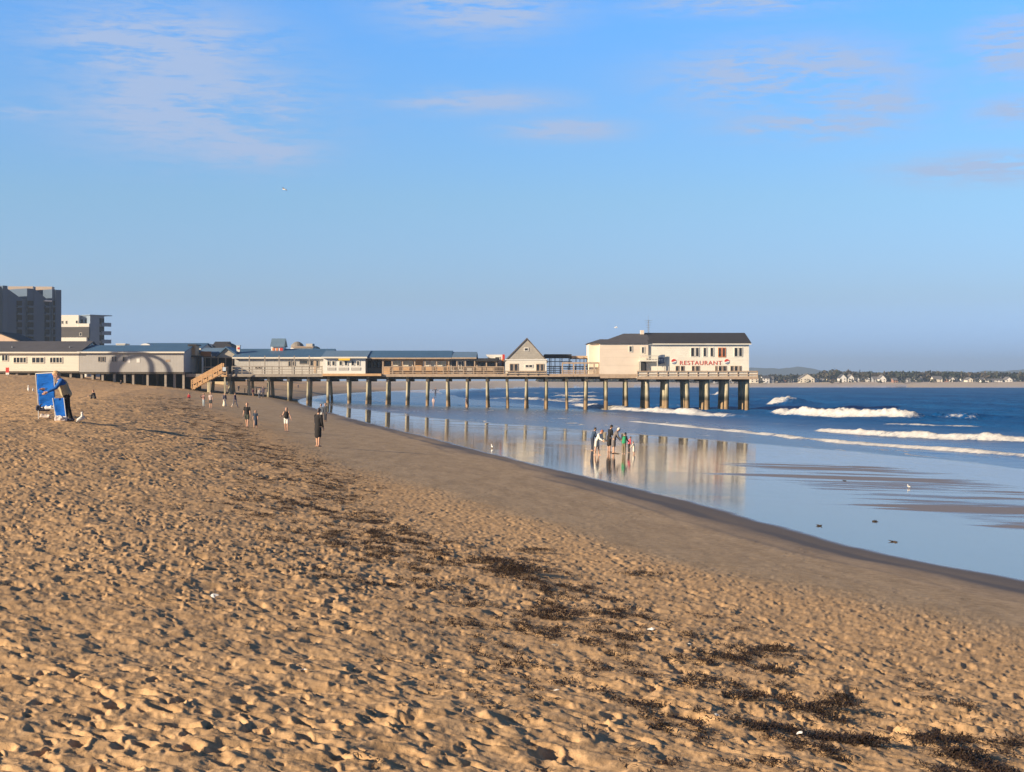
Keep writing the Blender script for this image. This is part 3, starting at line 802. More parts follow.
porch('arcade_shop','long orange lit timber fronted shop under blue metal roof on pier',382,449.8,358.6,350.6,m_blue,m_newwood,posts=(382.8,392,402.4,414.6,425,436.5,448.6),
      wins=((384.5,391,361,366.4,m_darkw),(393.4,401,360.6,366,m_trim,m_sheen),(403.6,413,360.6,366.2,m_trim,m_sheen),(423,429.5,360.8,366.2,m_white,m_sheen),(430.5,435.4,360.8,366.2,m_white,m_sheen),(437.6,446,361,366.2,m_trim,m_sheen)), roof_x=(361,451.5))
porch('tea_shop','short shop porch with pale blue roof and grey windows right of orange shop',450.6,475,358.4,351.8,m_bluel,m_greyl,posts=(456.8,465.2,474.6),
      wins=((451.6,456,360.6,369.6,m_darkw),(458.4,464.2,360.6,369.6),(467,474,361,367.6,m_darkw)), roof_x=(451.8,476.4), D=12)
porch('flat_roof_shop','low flat roofed shop with dark windows between tea porch and gabled house',476.2,497,361,358.4,m_darkw,m_wood,posts=(486.4,496.4),
      wins=((477.4,485.4,362.4,367.4,m_darkw),(487,494.6,362.4,367.4,m_darkw)), lowroof=True, D=10)
# recess with dark windows
rc = hall('recessed_shop','narrow grey recessed shop with dark windows beside white kiosk hall','shop',366.2,381.6,358.4,374,351.2,YF+4,9.,m_grey,m_blue,over=.2,z_base=ZD)
for a_,b_ in ((367.6,371),(373.4,376.4),(377.2,380.6)): window(rc,a_,b_,361,367.6,YF+4,frame=m_darkw)

# ---- white hall with three window pairs and yellow sign
wk = hall('white_kiosk_hall','white hall with three window pairs, yellow sign and blue hipped roof on pier','shop',323.4,365.4,357.4,373.6,350.6,YF-.3,12.,m_white,m_bluel,over=.5)
for a_,b_ in ((327,330.4),(331.8,335.4),(339,342.6),(344.2,348),(351,354.6),(356.4,359.8)): window(wk,a_,b_,360.6,365.8,YF-.3,frame=m_trim,fw=.09)
panel(wk,'yellow_sign',338.4,350,356.8,360.4,YF-.75,m_yellow,.1)
pp = MB()
for a_,b_ in ((327,335.6),(338.4,348.4),(350.8,360.6)): pp.pbox(a_,b_,367.4,370.2,YF-.36,YF-.304)
pp.build('wall_panels', m_greyl, wk)

# ---- long grey market hall behind the railing
Yh = YF+6
mh = hall('market_hall','long pale grey market hall with blue metal roof behind pier railing','hall',234.6,329,357.6,374,348.8,Yh,13.,m_greyl,m_blue,over=.5,z_base=ZD)
for a_,b_,c_,d_ in ((288.2,291,361,366.4),(292.2,295.2,361.4,366),(299.4,308,360.2,364.2),(310,313.6,360.4,366),(316,319,360.4,368),(255,257.6,366,368.6),(258.2,261,366,368.6)):
    window(mh,a_,b_,c_,d_,Yh,frame=m_greywood,fw=.08)
panel(mh,'door',313.8,315.8,360.4,373,Yh,m_wood)
# cupola on its roof
Yc = Yh+5
cp = thing('roof_cupola','small white cupola with blue roof and red signs standing on market hall','cupola',P(277.5,352,Yc+1.5))
MB().pbox(271,283.6,346.8,352.6,Yc,Yc+3).build('wall', m_white, cp)
xq0,_,zq = P(270.4,346.8,Yc); xq1 = P(284.6,0,Yc)[0]; zt_ = P(0,339.2,Yc+1.5)[2]
MB().prism([(Yc-.3,zq),(Yc+1.5,zt_-.01),(Yc+3.3,zq),(Yc+3.3,zq+.15),(Yc+1.5,zt_+.12),(Yc-.3,zq+.15)],'x',xq0,xq1).build('roof', m_bluel, cp)
for a_,b_,mt in ((272.4,274.6,m_orange),(276,278,m_orange),(279.8,282.8,m_red)): panel(cp,'red_sign',a_,b_,348,351,Yc,mt,.06)
# rounded blue dormer end and roof boxes
rb = thing('roof_vent_box','pale vent box with red patch on blue roof by the stairs','vent',P(238,352,Yh+3))
MB().pbox(236.4,239.8,345.6,351.8,Yh+2.5,Yh+3.4).build('box', m_cream, rb); MB().pbox(237.4,239.6,347.4,349.2,Yh+2.44,Yh+2.498).build('red_patch', m_red, rb)
MB().pbox(236.1,240.1,345.2,345.6,Yh+2.4,Yh+3.5).build('cap', m_white, rb)

# ---- shops with gable and orange sign behind the stairs
gs = thing('gabled_arcade','low grey gabled arcade with blue roof and orange sign above beach stairs','arcade',(P(220,0,YF+8)[0],YF+12,ZD))
Ya = YF+8
MB().pbox(203.5,232,356.6,374,Ya+1.5,Ya+9).build('wall', m_darkw, gs)  # dark colour stands for the shade of the open interior
v = [P(*p_,Ya) for p_ in ((216.5,357),(238.5,357),(226,348.6))]
MB().prism([(a[0],a[2]) for a in v],'y',Ya,Ya+6).build('gable', m_shing, gs)
w0 = P(*(215.4,357.6),Ya); w1 = P(239.8,357.6,Ya); w2 = P(226,348.0,Ya)
rf = MB()
for e in (w0,w1): rf.prism([(w2[0],w2[2]+.0),(e[0],e[2]),(e[0],e[2]+.22),(w2[0],w2[2]+.24)],'y',Ya-.3,Ya+6.4)
rf.build('roof', m_blue, gs)
xx0 = P(203,0,Ya+4)[0]; xx1 = P(224,0,Ya+4)[0]; z0_ = P(0,353.4,Ya+1)[2]; z1_ = P(0,347.8,Ya+5)[2]
MB().prism([(Ya+1,z0_),(Ya+5,z1_-.15),(Ya+9,z0_),(Ya+9,z0_+.15),(Ya+5,z1_),(Ya+1,z0_+.15)],'x',xx0,xx1).build('roof', m_bluel, gs)
panel(gs,'orange_sign',200.6,211,351.4,356.6,Ya+.6,m_orange,.12)
panel(gs,'blue_sign',211.6,217,353,356.4,Ya+.6,m_blue,.08)
for px in (205,211,218,225.6,232.4): MB().pbox(px-.4,px+.4,358,374,Ya-.1,Ya+.12).build('post', m_wood, gs)
MB().pbox(203,234,357,358,Ya-.1,Ya+.1).build('cross_beam', m_wood, gs)
ap = MB(); railing_mesh(ap, P(203.6,0,YF+3)[0], P(228,0,YF+3)[0], YF+3, ZD, 1.1, 1.3, 3, .1); ap.build('railing', m_wood, gs)
# tan roof box at the end of the grey hall
tb = thing('tan_roof_hut','small tan hut with lit front standing at roof level by grey hall end','hut',P(192,355,YF+5))
MB().pbox(188.4,195.4,345.6,355.6,YF+5,YF+8).build('wall', M('tan_hut_board',(.60,.40,.23),.7,.08), tb)
MB().pbox(187.6,196.4,344.2,345.6,YF+4.6,YF+8.4).build('roof', m_darkw, tb)
sf = MB().pbox(187.6,199.4,355.6,356.8,YF+4.6,YF+9)
sf.pbox(188,189,356.8,374,YF+4.8,YF+5.1); sf.pbox(198,199,356.8,374,YF+4.8,YF+5.1); sf.build('support_frame', m_darkw, tb)

# ---- beach stairs
stt = hit(190.5,388.2,150,300)
st = thing('wooden_staircase','orange wooden staircase climbing from sand to pier deck','stairs',P(207,385,YF-1.6))
Ys = YF-2.4
A = P(191.4,387,Ys); B = P(206,377.2,Ys); Cc = P(214,375.2,Ys); D_ = P(229,375.2,Ys); Bm = P(220.5,366.6,Ys)
ss = MB(); A=P(191.5,388.4,Ys); B=P(222,371.6,Ys)
for dy in (0,1.3): ss.bar((A[0],Ys+dy,A[2]),(B[0],Ys+dy,B[2]),.10,.42)
ss.build('stringer', m_newwood, st)
tr = MB()
for i in range(16):
    t=(i+.5)/16; x=A[0]+(B[0]-A[0])*t; z=A[2]+(B[2]-A[2])*t+.12
    tr.box(x-.17,x+.17,Ys+.06,Ys+1.24,z-.03,z+.03)
tr.build('treads', m_newwood, st)
hr = MB()
for dy in (-.06,1.36):
    for hh in (.55,.85,1.1): hr.bar((A[0],Ys+dy,A[2]+hh+.1),(B[0],Ys+dy,B[2]+hh+.1),.06,.12)
    for i in range(7):
        t=i/6; x=A[0]+(B[0]-A[0])*t; z=A[2]+(B[2]-A[2])*t; hr.box(x-.06,x+.06,Ys+dy-.05,Ys+dy+.05,z,z+1.28)
hr.build('handrail', m_newwood, st)
lx0 = B[0]; lx1 = PX(229.5)
MB().box(lx0-.1,lx1,Ys,YF-.14,ZD-.42,ZD-.16).build('landing', m_newwood, st)
lr = MB(); railing_mesh(lr, lx0, lx1, Ys+.05, ZD-.16, 1.1, .7, 3, .1); lr.build('landing_rail', m_newwood, st)
MB().box(lx0+.05,lx1-.1,Ys-.08,Ys-.02,ZD+.45,ZD+1.0).build('pale_banner', M('pale_blue_banner',(.55,.66,.78),.7,.08), st)
lg = MB()
for px in (212.5,227.5):
    xg = PX(px); lg.box(xg-.11,xg+.11,Ys+.1,Ys+.32,ground(xg,Ys)-.4,ZD-.42)
lg.build('support_post', m_pile, st)

# ---- grey and cream halls on short stilts over the upper beach
YW = YF-1
gy = hall('grey_hall','long grey board hall with blue roof standing on stilts at head of beach','hall',79.2,183.6,352.4,372,345.2,YW,14.,m_grey,m_blue,over=.35)
for a_,b_ in ((98,101),(102,105),(111.8,113.6),(114.6,116.8),(122.6,125)): window(gy,a_,b_,356.6,361.8,YW,frame=m_greywood,fw=.07)
for a_,b_ in ((127.6,130.4),(136.6,139.8)): panel(gy,'poster',a_,b_,358.6,362.6,YW,m_white,.03)
panel(gy,'poster',165.6,170,359.6,362,YW,m_wood,.03)
def stilts(root, pxs, Y0, dep, zt, mat):
    for px in pxs:
        x = P(px,0,Y0)[0]
        for yy in (.3, dep*.5, dep-.6):
            MB().box(x-.16,x+.16,Y0+yy,Y0+yy+.32,ground(x,Y0+yy)-.4,zt).build('stilt', mat, root)
zt2 = P(0,372,YW)[2]
stilts(gy,(81,92,102,114,124,132.6,147,165,174,183),YW,13.5,zt2+.0,m_greywood)
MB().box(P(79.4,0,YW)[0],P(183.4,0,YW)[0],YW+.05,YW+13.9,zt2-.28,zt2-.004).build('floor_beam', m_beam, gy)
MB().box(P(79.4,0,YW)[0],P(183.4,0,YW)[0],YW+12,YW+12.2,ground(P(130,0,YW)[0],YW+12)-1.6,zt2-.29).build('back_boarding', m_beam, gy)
cr = hall('cream_hall','long cream hall with grey shingle roof and window bands at far left of beach','hall',-40,78.9,352.4,371.2,341.2,YW,15.,m_cream,m_greyroof,over=.4)
for a_,b_,mu in ((1.6,8.4,1),(13.2,26.6,3),(31.6,44.4,2),(49.6,62.6,3)): window(cr,a_,b_,354.6 if a_<5 else 357,361.2 if a_<5 else 363.2,YW,frame=m_trim,fw=.10,mull=mu)
zt3 = P(0,371.2,YW)[2]
stilts(cr,(-30,-18,-6,4,16,28,42,56,70),YW,14.5,zt3,m_greywood)
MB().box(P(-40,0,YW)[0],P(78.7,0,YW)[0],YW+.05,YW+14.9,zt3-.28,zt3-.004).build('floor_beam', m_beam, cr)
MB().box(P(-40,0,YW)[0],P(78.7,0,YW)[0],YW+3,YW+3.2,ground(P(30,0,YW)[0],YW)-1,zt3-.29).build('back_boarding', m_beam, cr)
rv = MB()
for px in (12,69.6): rv.pbox(px-.5,px+.5,346.2,349.4,YW+2.6,YW+2.9)
rv.build('roof_vent', m_metal, cr)
# blue roofed hall behind the grey one, with an arched dormer
bh = hall('rear_blue_hall','blue roofed hall with small arched dormer showing above grey hall','hall',140,200,349,372,343,YF+17,12.,m_grey,m_blue,over=.4,z_base=ZD)
dm = MB(); dxc,_,dz = P(146,346.6,YF+19); pts=[(dxc+.95*math.cos(math.pi*i/12), dz-.1+.6*math.sin(math.pi*i/12)) for i in range(13)]
dm.prism(pts,'y',YF+18.5,YF+21); dm.build('dormer', m_white, bh)
vb = thing('pale_roof_box','low pale box with flat cap on roof left of arched dormer','vent',P(120,346,YF+16))
MB().pbox(116,125,344,350,YF+14,YF+17).build('box', m_cream, vb); MB().pbox(115.6,125.4,343.4,344,YF+13.9,YF+17.1).build('cap', m_white, vb)
# pink gabled roof in front of the tower
pk = thing('pink_gabled_house','pink gabled house end peeping over cream hall roof','house',P(-3,352,290))
v=[P(*p_,290) for p_ in ((-26,352),(19.6,352),(19.6,341.6),(-3,332.8),(-26,341.6))]
MB().prism([(a[0],a[2]) for a in v],'y',290,302).build('wall', M('pink_board',(.66,.50,.38),.7,.06), pk)
rf=MB(); e0=P(-3,332.6,290); 
for px_ in (-27,20.8):
    e1=P(px_,342.0,290); rf.prism([(e0[0],e0[2]),(e1[0],e1[2]),(e1[0],e1[2]+.2),(e0[0],e0[2]+.22)],'y',289.6,302.4)
rf.build('roof', m_darkroof, pk)

# hoop of a fairground ride left of the halls: throws the arched shadow on the grey hall
_c=Vector((P(138,0,YW)[0],YW,P(0,371,YW)[2]))+TO_SUN*31
hp=thing('ride_hoop','twin steel hoop of a fairground ride on legs, left of the halls','ride',(_c.x,_c.y,ground(_c.x,_c.y)))
for (rx_,rz_,yy) in ((3.95,2.7,-.4),(3.0,2.5,.5)):
    hb=MB(); pr_=None
    for i in range(25):
        a=math.pi*i/24; q_=(_c.x+rx_*math.cos(a),_c.y+yy,_c.z+rz_*math.sin(a))
        if pr_: hb.tube(pr_,q_,.24,.24,8)
        pr_=q_
    hb.build('hoop', m_metal, hp)
    for sx in (-1,1): MB().tube((_c.x+sx*rx_,_c.y+yy,ground(_c.x,_c.y)-.3),(_c.x+sx*rx_,_c.y+yy,_c.z),.26,.24,8).build('leg', m_metal, hp)
# ---- apartment blocks behind the beach road
def rbox(mb, o, ax, ay, a0, a1, b0, b1, z0, z1):     # box in a rotated ground frame
    pts=[(a0,b0),(a1,b0),(a1,b1),(a0,b1)]
    v=[(o[0]+ax[0]*a+ay[0]*b, o[1]+ax[1]*a+ay[1]*b) for a,b in pts]
    return mb.solid([(x,y,z0) for x,y in v]+[(x,y,z1) for x,y in v],[(0,3,2,1),(4,5,6,7),(0,1,5,4),(1,2,6,5),(2,3,7,6),(3,0,4,7)])
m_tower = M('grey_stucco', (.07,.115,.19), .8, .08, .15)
m_towerp = M('tan_stucco', (.50,.40,.32), .8, .08, .15)
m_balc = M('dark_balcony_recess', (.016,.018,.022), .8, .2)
Yt = 505.
ang = R(52); ax=(math.cos(ang), math.sin(ang)); ay=(-math.sin(ang), math.cos(ang))   # ax runs along the shaded sea front, going away
o_ = (P(-30,0,Yt)[0], Yt-14.)
gz = ground(o_[0], Yt)-1
tw = thing('apartment_tower','tall grey apartment tower with shaded balcony front and stepped tan roof','apartment building',(o_[0]+10,o_[1]+12,gz))
def zt_at(py, Y): return P(0,py,Y)[2]
def a_for(px, b=0):   # distance along the front at which it is seen at column px
    # o + ax*a + ay*b -> px
    k=(px-CX)/F
    num = k*(o_[1]+ay[1]*b)-(o_[0]+ay[0]*b); den = ax[0]-k*ax[1]
    return num/den
segs=[(-12,2.5,286.2,0),(3.0,7.6,285.8,-1.0),(7.7,27,292.5,0),(27.1,33.6,288.6,-.5),(33.8,52,293,0),(52.2,55.6,289.4,-.6),(55.8,61.4,290,-1.1)]
for (s0,s1,tp,prot) in segs:
    A0=a_for(s0,prot); A1=a_for(s1,prot); Ymid=o_[1]+ax[1]*(A0+A1)/2
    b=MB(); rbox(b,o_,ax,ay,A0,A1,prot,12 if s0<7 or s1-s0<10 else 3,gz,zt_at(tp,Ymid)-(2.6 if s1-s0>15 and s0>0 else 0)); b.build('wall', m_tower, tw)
    if s1-s0>15 and s0>0:                       # wedge: parapet dropping away from the tall fin
        zb0=zt_at(tp,Ymid)-2.6; zt0=zt_at(288.6 if s0>30 else 289.4,Ymid)
        pts=[(A0,zb0),(A1,zb0),(A1,zb0+.6),(A1-(A1-A0)*.25,zb0+.6),(A0,zt0)]
        f2=lambda a,bb,z:(o_[0]+ax[0]*a+ay[0]*bb,o_[1]+ax[1]*a+ay[1]*bb,z)
        vv=[f2(a,prot,z) for a,z in pts]+[f2(a,prot+.6,z) for a,z in pts]; nn_=len(pts)
        MB().solid(vv,[tuple(range(nn_-1,-1,-1)),tuple(range(nn_,2*nn_))]+[(i,(i+1)%nn_,nn_+(i+1)%nn_,nn_+i) for i in range(nn_)]).build('parapet', m_tower, tw)
# slanted tan penthouse fins
for (s0,s1,t0,t1) in ((8,33,286.4,286.9),(34.5,52,286.6,288)):
    A0=a_for(s0,2.2); A1=a_for(s1,2.2); Ymid=o_[1]+ax[1]*(A0+A1)/2
    Yp=Ymid+9; b=MB(); b.box(P(s0,0,Yp)[0],P(s1,0,Yp)[0],Yp,Yp+3,zt_at(302,Yp),zt_at(t0,Yp)); b.build('penthouse', m_towerp, tw)
b=MB(); A0=a_for(43,.3); rbox(b,o_,ax,ay,A0,A0+2.6,-.9,-.1,zt_at(299.6,Yt),zt_at(298.2,Yt)); b.build('awning', m_white, tw)
for (s0,s1) in ((27.4,33.4),(44.6,49.4),(53,55.4),(16.6,22)):
    for i in range(7):
        q0=300.8+i*7.2; prot=-.5 if s0<33 and s0>27 else (-.6 if s0>52 else 0)
        A0=a_for(s0,prot); A1=a_for(s1,prot); Ym_=o_[1]+ax[1]*(A0+A1)/2
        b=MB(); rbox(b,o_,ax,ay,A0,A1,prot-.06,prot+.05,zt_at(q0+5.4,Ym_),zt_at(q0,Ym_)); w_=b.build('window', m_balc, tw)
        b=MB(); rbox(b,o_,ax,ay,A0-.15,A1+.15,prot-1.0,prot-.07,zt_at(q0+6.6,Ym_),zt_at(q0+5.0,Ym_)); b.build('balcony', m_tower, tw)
# west front windows of the first bay (sunlit, left edge of frame)
for i in range(4):
    for j in range(3):
        A0=a_for(-12,0); b=MB(); rbox(b,o_,ax,ay,A0-.06,A0+.05,2+j*3,3.6+j*3,gz+8+i*6,gz+10.2+i*6); b.build('window', m_balc, tw)
Yv=560.
o_=(P(60.2,0,Yv)[0], Yv); gz2=ground(o_[0],Yv)-1
wb=thing('white_apartment_block','white mid rise apartment block with dark band and sea side balconies','apartment building',(o_[0]+6,Yv+8,gz2))
def px_x(px,Y): return P(px,0,Y)[0]
m_wapt=M('white_stucco',(.86,.82,.74),.75,.06,.2); m_wapt2=M('dark_clapboard',(.10,.095,.095),.8,.15,.4); m_bapt=M('shade_tinted_stucco',(.22,.29,.38),.8,.08,.2)  # m_bapt: white stucco with the sea front's bluish shade put into its colour
xA,xB=px_x(58,Yv),px_x(78.6,Yv); 
MB().box(xA,xB,Yv,Yv+14,zt_at(327,Yv),zt_at(315,Yv)).build('wall', m_wapt, wb)
MB().box(xA+.6,px_x(89.6,Yv),Yv-.8,Yv+14,zt_at(337.6,Yv),zt_at(327,Yv)-.004).build('dark_storey', m_wapt2, wb)
MB().box(xA-1,px_x(87.5,Yv),Yv-1.4,Yv+14,gz2,zt_at(337.6,Yv)-.004).build('wall', m_wapt, wb)
MB().box(xB+.004,px_x(90,Yv),Yv+1.6,Yv+14,zt_at(327,Yv)+.004,zt_at(316,Yv)).build('recess_wall', m_bapt, wb)
MB().box(xB+.3,px_x(89.6,Yv),Yv-.7,Yv+1.5,zt_at(326.9,Yv),zt_at(323.6,Yv)).build('roof_terrace_wall', m_wapt, wb)
for a_ in (61.4,65.4): window(wb,a_,a_+2,320.6,324,Yv,fw=.12)
window(wb,75.6,78,320.4,323.6,Yv,fw=.12); window(wb,79.4,82,332.6,336,Yv-.8,fw=.12)
for a_ in (80.4,84.4): window(wb,a_,a_+3,319,323.4,Yv+1.6,frame=m_bapt,fw=.14)
# shaded sea front of the block, turned away from the sun
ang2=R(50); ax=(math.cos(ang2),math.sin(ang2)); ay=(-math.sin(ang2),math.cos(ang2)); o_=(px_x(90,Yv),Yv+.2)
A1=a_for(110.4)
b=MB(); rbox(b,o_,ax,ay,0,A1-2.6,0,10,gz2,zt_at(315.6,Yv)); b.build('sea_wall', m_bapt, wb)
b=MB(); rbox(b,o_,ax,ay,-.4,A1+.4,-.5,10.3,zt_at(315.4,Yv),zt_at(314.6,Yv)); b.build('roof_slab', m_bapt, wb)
for i in range(4):
    q0=318.6+i*8.4; y_=Yv+7
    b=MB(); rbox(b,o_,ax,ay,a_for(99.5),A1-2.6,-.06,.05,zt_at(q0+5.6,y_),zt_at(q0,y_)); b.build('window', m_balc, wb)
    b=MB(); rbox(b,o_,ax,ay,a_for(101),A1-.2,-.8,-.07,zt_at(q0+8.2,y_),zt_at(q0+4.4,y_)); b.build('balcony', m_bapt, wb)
# tan hotel behind the arcade
Yq=380.
ht=hall('tan_hotel','tan hotel with dark broken roof behind gabled arcade','hotel',212,226,347.2,352,341.6,Yq,10,M('tan_hotel_board',(.64,.52,.33),.75,.08),m_darkroof,over=.3,z_base=ground(P(218,0,Yq)[0],Yq)-.3,trim=False)
for a_ in (215,219,222.6): window(ht,a_,a_+1.6,347.8,350,Yq,fw=.12)
v=[P(*p_,Yq-1) for p_ in ((203.6,352),(212,352),(212,346),(207.4,343.6),(203.6,346))]
MB().prism([(a[0],a[2]) for a in v],'y',Yq-1,Yq+6).build('gable', M('tan_hotel_board',(.6,.5,.3)), ht)
v=[P(*p_,Yq-2) for p_ in ((225.6,350.8),(232.6,350.8),(231,345),(227,342.8))]
MB().prism([(a[0],a[2]) for a in v],'y',Yq-2,Yq+6).build('side_roof', m_darkroof, ht)
lh=hall('flat_brown_hall','low building with flat brown roof showing above market hall','building',293,312.6,347.6,355,346.2,YF+21,9,m_cream,m_wood,over=.2,z_base=ZD,trim=False)
MB().pbox(306,312.4,343.6,347.4,YF+23,YF+26).build('roof_box', m_greyl, lh); 
# distant carousel dome (seen above the roofs)
Yd=YF+33.
dmx,_,dmz=P(297.4,346.8,Yd)
dg=thing('domed_ride','grey domed ride top showing above market hall roof','ride',(dmx,Yd,ZD))
dmb=MB(); nn=14
for r_,z_,r2,z2 in ((1.1,0,1.15,.3),(1.15,.3,.95,.65),(.95,.65,.55,.95),(.55,.95,.1,1.1)):
    dmb.tube((dmx,Yd,dmz-.2+z_),(dmx,Yd,dmz-.2+z2),r_,r2,nn)
dmb.build('dome', M('weathered_dome',(.22,.20,.18),.8,.3,1.2), dg)
MB().tube((dmx,Yd,ZD),(dmx,Yd,dmz-.2),1.2,1.2,nn).build('drum', m_greyl, dg)

# ------------------------------------------------------------------ far shore
def leaf_cloud(mb_v, mb_f, c, rx, ry, rz, n, size):
    for _ in range(n):
        while True:
            p=rng.uniform(-1,1,3)
            if (p**2).sum()<1: break
        q=np.array(c)+p*np.array((rx,ry,rz)); a=rng.normal(size=3); a/=np.linalg.norm(a); b=np.cross(a,rng.normal(size=3)); b/=np.linalg.norm(b)
        s=size*rng.uniform(.6,1.4); i=len(mb_v)
        mb_v += [tuple(q-a*s-b*s*.6),tuple(q+a*s-b*s*.6),tuple(q+a*s*.8+b*s*.6),tuple(q-a*s*.8+b*s*.6)]; mb_f.append((i,i+1,i+2,i+3))
def foliage_mat(name, c1, c2):
    m,nt,b=new_mat(name); n=N(nt); f=n.noise(n.pos(), .06, 4,.65)
    nt.links.new(n.mix(n.ramp(f,.35,.65), col(c1), col(c2)), b.inputs['Base Color']); b.inputs['Roughness'].default_value=.8; b.inputs['Specular IOR Level'].default_value=.2
    return m
fv=[]; ff=[]
top_px=[(560,379.5),(600,378),(660,377.5),(740,376.6),(752,375.5),(775,374.6),(800,374.8),(818,373.4),(828,369.6),(834,370),(846,371.6),(848,369),(852,371.4),(866,371),(880,372.6),(890,371.6),(905,371.4),(930,371.2),(960,371.6),(985,372.2),(1000,372.6),(1030,372.4),(1100,372),(1200,372)]
tp=np.array(top_px)
for px in np.arange(540,1150,2.1):
    for row in range(3):
        Yx=1300+row*45+rng.uniform(-15,15); pj=px+rng.uniform(-1.5,1.5)
        x=(pj-CX)/F*Yx; q=np.interp(pj,tp[:,0],tp[:,1])+rng.uniform(-.5,1.6)
        zt_=P(0,q,Yx)[2]; zb_=4.0; hgt=max(zt_-zb_,3.)
        w=rng.uniform(2.4,4.2)
        leaf_cloud(fv,ff,(x,Yx,zb_+hgt*.55),w,w,hgt*.46,26,1.05)
for _ in range(70):
    px=rng.uniform(700,1150); Yx=rng.uniform(1262,1290); w=rng.uniform(1.2,2.8); hgt=rng.uniform(2.2,4.4)
    leaf_cloud(fv,ff,((px-CX)/F*Yx,Yx,3.6+hgt*.45),w,w,hgt*.5,16,.7)
me=bpy.data.meshes.new('far_woods'); me.from_pydata(fv,[],ff)
fo=link_mesh('far_woods',me,foliage_mat('autumn_woods',(.026,.042,.030),(.085,.066,.046))); tag(fo,'dark autumn woods lining the far shore behind houses','woods',kind='stuff')
# houses along the far beach
hm=[M('far_white_board',(.78,.76,.72),.7,.05),M('far_cream_board',(.72,.66,.55),.7,.05),M('far_grey_board',(.32,.33,.35),.8,.08),M('far_brick_board',(.34,.19,.14),.8,.08)]
hr_=[M('far_dark_roof',(.07,.07,.08),.85,.1),M('far_grey_roof',(.16,.155,.16),.85,.1)]
def far_house(px, wpx, qe, qp, Yx, wm, rm, gable, label, group):
    x,_,_=P(px,0,Yx); w=wpx/F*Yx; zb_=3.2; ze=P(0,qe,Yx)[2]; zp=P(0,qp,Yx)[2]; D=9.
    root=thing('shore_house',label,'house',(x,Yx,zb_),group)
    if gable:
        MB().prism([(x-w/2,zb_),(x+w/2,zb_),(x+w/2,ze),(x,zp-.25),(x-w/2,ze)],'y',Yx,Yx+D).build('wall',wm,root)
        r=MB()
        for sx in (-1,1): r.prism([(x,zp-.2),(x+sx*(w/2+.4),ze-.5),(x+sx*(w/2+.4),ze-.2),(x,zp+.1)],'y',Yx-.3,Yx+D+.3)
        r.build('roof',rm,root)
    else:
        MB().prism([(Yx,zb_),(Yx+D,zb_),(Yx+D,ze),(Yx+D/2,zp-.25),(Yx,ze)],'x',x-w/2,x+w/2).build('wall',wm,root)
        MB().prism([(Yx-.4,ze-.25),(Yx+D/2,zp-.2),(Yx+D+.4,ze-.25),(Yx+D+.4,ze),(Yx+D/2,zp+.05),(Yx-.4,ze)],'x',x-w/2-.3,x+w/2+.3).build('roof',rm,root)
    wv=MB(); nw=max(2,int(w/2.4))
    for lv in (0,1):
        zz=zb_+ (ze-zb_)*(.22+.42*lv)
        for i in range(nw):
            xx=x-w/2+w*(i+.5)/nw; wv.box(xx-.38,xx+.38,Yx-.06,Yx+.03,zz,zz+(ze-zb_)*.22)
    wv.build('windows',m_balc,root)
    return root
special=[(807,15,378.4,373.6,1,1,0,'large cream house with broad gable, biggest on far shore'),
         (754.5,8,378,376.2,1,0,0,'long cream house right beside pier end on far shore'),
         (766,7,378,375.8,0,0,1,'white gabled house just right of pier end on far shore'),
         (843,7,377.8,374,0,0,0,'tall white gabled house left of a grey twin on far shore'),
         (851,6,377.8,374.4,0,1,0,'white gabled house right of tall white one on far shore'),
         (882.5,7,378.6,374.8,0,1,0,'white house with low gable mid way along far shore'),
         (938,9,378.8,376.2,1,1,1,'pale cream house standing apart before dark woods on far shore'),
         (970,6,379.4,377.4,1,1,0,'squat cream house left of white terrace on far shore'),
         (992,21,380,378.6,0,1,1,'long white terrace at right of far shore'),
         (1009,7,379.6,376.8,0,1,0,'white gabled house near right edge of far shore')]
for px,w,qe,qp,wm,rm,gb,lb in special:
    far_house(px,w,qe,qp,1275,hm[wm],hr_[rm],gb==0,lb,'houses on the far shore')
small=[760,773,779,786,793,798,817,823,829,835,858,864,870,876,889,895,901,908,915,921,928,945,951,957,963,978,984,1003,1016,1022,730,716]
lbs={0:'small white house among woods on far shore',1:'small cream house among woods on far shore',2:'small grey house among woods on far shore',3:'small brown house among woods on far shore'}
for i,px in enumerate(small):
    wm=(0,2,1,3,0,2)[i%6]
    far_house(px+rng.uniform(-1.5,1.5),rng.uniform(2.2,5.0),379.4+rng.uniform(-.9,.8),377.4+rng.uniform(-1.2,.9),1276+rng.uniform(-8,26),hm[wm],hr_[i%2],bool(rng.random()<.55),lbs[wm],'houses on the far shore')
# hills far inland
def hills(name, pts, Y, D, c):
    mb=MB(); vs=[]
    n=len(pts)
    xs=[P(p,0,Y)[0] for p,_ in pts]; zs=[P(0,q,Y)[2] for _,q in pts]
    fx=np.linspace(xs[0],xs[-1],160); fz=np.interp(fx,xs,zs)+6*fbm(fx*.02,fx*0,77,3)
    prof=[(-D,.0),(-D*.6,.55),(-D*.25,.9),(0,1),(D*.5,.6),(D,0)]
    for j,(dy,kz) in enumerate(prof):
        for i in range(len(fx)): vs.append((fx[i],Y+dy,kz*(fz[i]+3*vn(np.array([fx[i]*.03]),np.array([j*3.]),5)[0])))
    fs=[]; m_=len(fx)
    for j in range(len(prof)-1):
        for i in range(m_-1): a=j*m_+i; fs.append((a,a+1,a+1+m_,a+m_))
    mb.solid(vs,fs); o=mb.build(name, foliage_mat(name+'_wood',c,[k*1.5 for k in c]), None, smooth=True); tag(o,kind='structure'); return o
